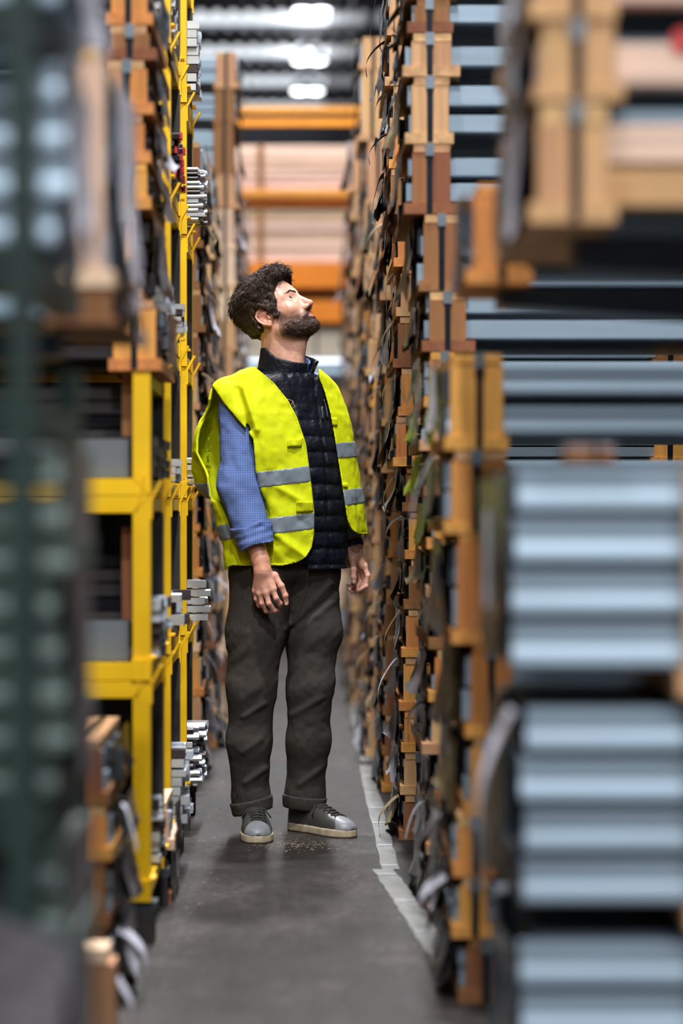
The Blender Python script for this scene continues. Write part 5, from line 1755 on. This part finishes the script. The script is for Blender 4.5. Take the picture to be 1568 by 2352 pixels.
# armholes
holes = []
for sgn, q0, qa, z0, za in ((-1, 0.02, 0.092, 1.245, 0.150), (1, -0.03, 0.085, 1.20, 0.19)):
    holes.append(np.maximum(np.sqrt(((q - q0) / qa) ** 2 + ((Z - z0) / za) ** 2) - 1, (0.085 - sgn * p) / 0.1) * 0.10)
ARM_EDGE = [(878, 478), (890, 490), (925, 513), (965, 546), (990, 569), (1012, 582), (1060, 586), (1110, 589), (1150, 580)]
xa_ = np.interp(vv.zs, [lz(a, -0.12) for a, b in ARM_EDGE][::-1], [lx(b, -0.12) for a, b in ARM_EDGE][::-1]).astype(f32)[None, None, :]
side_cut = np.maximum(np.maximum(X - xa_, np.maximum(Z - lz(884, -0.1), lz(1150, -0.1) - Z)), -0.035 - q)
holes[0] = np.where(q > -0.02, side_cut * 0.8, np.minimum(holes[0], side_cut * 0.8))
neck = np.sqrt((X + 0.008) ** 2 + (Y - 0.012) ** 2) - 0.093


def on_vest(inner, outer, extra=None, clip=True):
    s = np.maximum(d - outer, -(d + inner))
    s = np.where(front, smax(s, -cut, 0.002), s)
    s = np.maximum(s, trim)
    for hl_ in holes:
        s = smax(s, -hl_, 0.002)
    s = np.maximum(s, -neck)
    return s if extra is None else np.maximum(s, extra)


vest, _, _ = from_vol('hi_vis_vest', vv, vest_mat, person, 1, on_vest(0.0085, 0.0))
# reflective bands: two round the body, set higher on the far front panel
pxs = (vv.xs + RX) * F_PX / (RY - 0.06) + 700


def band_z(near, far):
    zn_ = np.array([lz(v, -0.08) for v in np.interp(pxs, [a for a, b in near], [b for a, b in near])], f32)[:, None, None]
    zf_ = np.array([lz(v, -0.03) for v in np.interp(pxs, [a for a, b in far], [b for a, b in far])], f32)[:, None, None]
    return np.where((X > sep) & front, zf_, zn_)


hw = 0.0255
for near, far in (([(470, 1128), (585, 1104), (715, 1088)], [(765, 1037), (815, 1031)]), ([(490, 1226), (595, 1211), (722, 1196)], [(788, 1144), (845, 1136)])):
    bz = band_z(near, far)
    from_vol('reflective_band', vv, reflect_mat, vest, 1, on_vest(0.0045, 0.0022, np.abs(Z - bz + 0.001 * vnoise(X, Y, Z, 30.0, 71)) - hw))
# edge binding along the opening and the hem
edge = np.where(front, np.minimum(cut, -trim) - 0.0075, -trim - 0.006)
edge = np.where((q > 0.02) | (trim > -0.02), edge, 0.05)
from_vol('edge_binding', vv, vest_mat, vest, 1, on_vest(0.0085, 0.0014, edge))
# pocket flaps
for (x0, x1, y0_, y1_) in ((659, 693, 1009, 1027), (680, 719, 1152, 1176), (756, 776, 958, 976), (788, 800, 1108, 1120)):
    bx = np.maximum(np.abs(X - 0.5 * (lx(x0, -0.12) + lx(x1, -0.12))) - 0.5 * (lx(x1, -0.12) - lx(x0, -0.12)), np.abs(Z - 0.5 * (lz(y0_, -0.12) + lz(y1_, -0.12)) - 0.02 * (X - lx(x0))) - 0.5 * (lz(y0_, -0.12) - lz(y1_, -0.12)))
    from_vol('pocket_flap', vv, vest_mat, vest, 1, on_vest(0.003, 0.0075, np.where(front, bx, 0.05)))

# ---- trousers
tv = Vol.box((-0.26, -0.20, 0.05), (0.24, 0.22, 0.93), 0.0042)
X, Y, Z = tv.grid()


def leg(pts, rads, k):
    dd = None
    for i in range(len(pts) - 1):
        c_ = capsule(X, Y, Z, pts[i], pts[i + 1], rads[i], rads[i + 1])
        dd = c_ if dd is None else smin(dd, c_, k)
    return dd


rl = [P(606, 1330, -0.02), P(588, 1450, -0.05), P(577, 1575, -0.06), P(572, 1700, -0.045), P(577, 1832, -0.02), P(578, 1866, -0.02)]
ll = [P(700, 1330, 0.03), P(719, 1450, 0.02), P(712, 1575, 0.01), P(708, 1700, 0.03), P(699, 1825, 0.06), P(697, 1858, 0.06)]
dr_ = leg(rl, [0.108, 0.090, 0.074, 0.065, 0.057, 0.056], 0.03)
dl_ = leg(ll, [0.109, 0.088, 0.071, 0.066, 0.060, 0.058], 0.03)
hips = form(X, Y, Z, [(0.70, 0.0, 0.005, 0.16, 0.11), (0.82, 0.0, 0.005, 0.172, 0.122), (0.95, 0.0, 0.005, 0.166, 0.118)])[0]
hips = smax(hips, 0.80 - Z, 0.04)
# the legs stay apart below the crotch
d = smin(smin(dr_, dl_, 0.012), hips, 0.04)
cz = np.clip((0.80 - Z) / 0.3, 0, 1)
d = d - 0.0022 * vnoise(X, Y, Z + 0.6 * X, (13.0, 13.0, 13.0), 51) * (0.4 + cz) - 0.0035 * vnoise(X, Y, Z - 0.8 * X, (20.0, 20.0, 34.0), 52) * np.exp(-((Z - 0.5) / 0.16) ** 2) - 0.004 * vnoise(X, Y, Z, (18.0, 18.0, 9.0), 53) * 0.5 - 0.0012 * vnoise(X, Y, Z, 60.0, 54)
f_ = lambda a, b, w, amt: amt * np.exp(-(capsule(X, Y * 0, Z, (a[0], 0, a[2]), (b[0], 0, b[2]), 0.0) / w) ** 2)
d = d - np.where(Y < 0.05, f_(P(760, 1340), P(660, 1440), 0.010, 0.006) + f_(P(775, 1375), P(690, 1440), 0.009, 0.004) - f_(P(770, 1358), P(675, 1442), 0.007, 0.005) + f_(P(560, 1640), P(610, 1610), 0.009, 0.006)
                 + f_(P(565, 1790), P(610, 1760), 0.010, 0.006) + f_(P(690, 1800), P(745, 1760), 0.011, 0.006) + f_(P(670, 1640), P(740, 1600), 0.010, 0.005) + f_(P(600, 1690), P(560, 1720), 0.010, 0.005), 0)
lz0 = np.where(X < lx(637), lz(1866, -0.02), lz(1858, 0.06)).astype(f32)
tilt = np.where(X < lx(637), 0.22 * (X - lx(578)), -0.10 * (X - lx(698)))
t_out = np.maximum(d, lz0 + 0.004 + tilt - Z)
t_out = np.maximum(t_out, Z - 0.90)
inner = np.minimum(leg(rl, [0.09, 0.08, 0.064, 0.055, 0.047, 0.047], 0.03), leg(ll, [0.09, 0.08, 0.062, 0.056, 0.05, 0.05], 0.03))
t_out = np.maximum(t_out, -np.maximum(inner, Z - 0.16))
trousers, _, _ = from_vol('trousers', tv, trouser_mat, person, 1, t_out)
for i in (0, 1):
    half_ = (X - lx(637)) if i == 0 else (lx(637) - X)
    cuff = np.maximum(np.maximum(d - 0.0055, -(d + 0.004)), np.abs(Z - tilt - (lz0 + 0.022)) - 0.0215)
    from_vol('turned_up_cuff', tv, trouser_mat, trousers, 1, np.maximum(cuff, half_))
t_bvh = bvh_of(trousers)
surface_line('side_seam', t_bvh, [(546, 1330), (548, 1450), (545, 1600), (541, 1720), (546, 1830)], 0.0016, trouser_mat, trousers, 0.0004, 8)
surface_line('fly_seam', t_bvh, [(706, 1318), (704, 1360), (690, 1400), (668, 1440)], 0.0016, trouser_mat, trousers, 0.0004, 8)
surface_line('inner_seam', t_bvh, [(672, 1500), (668, 1600), (664, 1720), (660, 1815)], 0.0014, trouser_mat, trousers, 0.0004, 8)


# ---- socks and shoes
sock_mat = speckled('dark_sock', lin(40, 38, 36), rough=0.9)
for an, ft, dr in ((R_AN, R_FOOT, R_DIR), (L_AN, L_FOOT, L_DIR)):
    kv = Vol.box([min(an[i], ft[i]) - 0.2 for i in (0, 1)] + [0.01], [max(an[i], ft[i]) + 0.2 for i in (0, 1)] + [0.17], 0.004)
    d_ = (math.sin(dr), -math.cos(dr))
    kv.cap((an[0], an[1], 0.16), (an[0], an[1], 0.085), 0.038, 0.037)
    kv.cap((an[0], an[1], 0.085), (ft[0] + d_[0] * 0.13, ft[1] + d_[1] * 0.13, 0.042), 0.036, 0.024, 0.02)
    from_vol('sock', kv, sock_mat, person)


def shoe(foot, heading, name_label):
    sv = Vol.box((-0.07, -0.03, -0.004), (0.07, 0.32, 0.15), 0.003)
    X, Y, Z = sv.grid()                     # x across, y heel to toe, z up
    t = sv.ys
    L = 0.295
    w = np.interp(t, [0.0, 0.008, 0.03, 0.08, 0.14, 0.20, 0.24, 0.27, 0.288, 0.295], [0.006, 0.022, 0.036, 0.038, 0.041, 0.049, 0.047, 0.037, 0.02, 0.006]).astype(f32)[None, :, None]
    off = np.interp(t, [0, 0.12, 0.2, 0.295], [0, 0, 0.003, 0.006]).astype(f32)[None, :, None]
    hgt = np.interp(t, [0.0, 0.02, 0.05, 0.09, 0.12, 0.17, 0.21, 0.25, 0.28, 0.295], [0.062, 0.078, 0.082, 0.084, 0.078, 0.062, 0.047, 0.036, 0.025, 0.012]).astype(f32)[None, :, None]
    ker = np.exp(-(np.arange(-5, 6) / 2.6) ** 2)
    ker /= ker.sum()
    w = np.convolve(np.pad(w.ravel(), 5, 'edge'), ker, 'valid').astype(f32)[None, :, None]
    hgt = np.convolve(np.pad(hgt.ravel(), 5, 'edge'), ker, 'valid').astype(f32)[None, :, None]
    xs_ = np.abs(X - off)
    rim = np.maximum(np.maximum(-Y, Y - L), xs_ - w)
    sole = smax(smax(xs_ - w * 1.04 - 0.001, np.maximum(0.001 - Y, Y - L + 0.001), 0.004), np.maximum(-Z, Z - 0.026), 0.003)
    root = from_vol('shoe', sv, shoe_mat, person, 1, normalised(
        np.maximum((((xs_ / w) ** 2.6 + (np.maximum(Z - 0.018, 0) / hgt) ** 2.4) ** (1 / 2.5) - 1) * np.minimum(w, hgt), np.maximum(np.maximum(0.014 - Z, -Y + 0.002), Y - L + 0.002)), sv.xs, sv.ys, sv.zs))[0]
    from_vol('sole', sv, sole_mat, root, 1, sole)
    upper = normalised((((xs_ / w) ** 2.6 + (np.maximum(Z - 0.018, 0) / hgt) ** 2.4) ** (1 / 2.5) - 1) * np.minimum(w, hgt), sv.xs, sv.ys, sv.zs)
    from_vol('toe_cap', sv, cap_mat, root, 1, np.maximum(np.maximum(upper - 0.0017, np.maximum(0.020 - Z, Y - L + 0.002)), 0.222 + 0.9 * (xs_ ** 2) * 20 - Y))
    top = lambda tt, xx: 0.018 + np.interp(tt, [0.0, 0.02, 0.05, 0.09, 0.12, 0.17, 0.21, 0.25], [0.062, 0.078, 0.082, 0.084, 0.078, 0.062, 0.047, 0.036]) * max(0.05, 1 - (abs(xx) / 0.042) ** 2.6) ** (1 / 2.4)
    mb = MB()
    for i in range(6):
        tt = 0.125 + i * 0.0175
        for sg in (-1, 1):
            mb.tube([(sg * 0.025, tt, top(tt, 0.025) + 0.001), (sg * 0.012, tt + 0.006, top(tt + 0.006, 0.012) + 0.0035), (-sg * 0.012, tt + 0.011, top(tt + 0.011, 0.012) + 0.004), (-sg * 0.025, tt + 0.017, top(tt + 0.017, 0.025) + 0.001)], 0.0026, 6)
    for sg in (-1, 1):
        mb.tube([(0, 0.122, top(0.122, 0) + 0.004), (sg * 0.018, 0.11, 0.106), (sg * 0.03, 0.124, 0.096), (sg * 0.012, 0.13, top(0.13, 0.012) + 0.006)], 0.0022, 6)
        mb.tube([(0, 0.125, top(0.125, 0) + 0.006), (sg * 0.028, 0.14, 0.085), (sg * 0.046, 0.150, 0.06)], 0.0022, 6)
    mb.build('laces', lace_mat, root, True)
    for sg in (-1, 1):
        MB().tube([(sg * 0.028, 0.112, top(0.112, 0.028) + 0.001), (sg * 0.027, 0.15, top(0.15, 0.027) + 0.001), (sg * 0.024, 0.215, top(0.215, 0.024) + 0.001), (sg * 0.006, 0.226, top(0.226, 0.006) + 0.001)], 0.0016, 6).build('eyelet_edge', shoe_mat, root, True)
    # heel under the ankle
    dx, dy = math.sin(heading), -math.cos(heading)
    root.location = (foot[0] - dx * 0.075, foot[1] - dy * 0.075, 0.0006)
    root.rotation_euler = (0, 0, heading + PI)
    return root


shoe(R_FOOT, R_DIR, 'right')
shoe(L_FOOT, L_DIR, 'left')
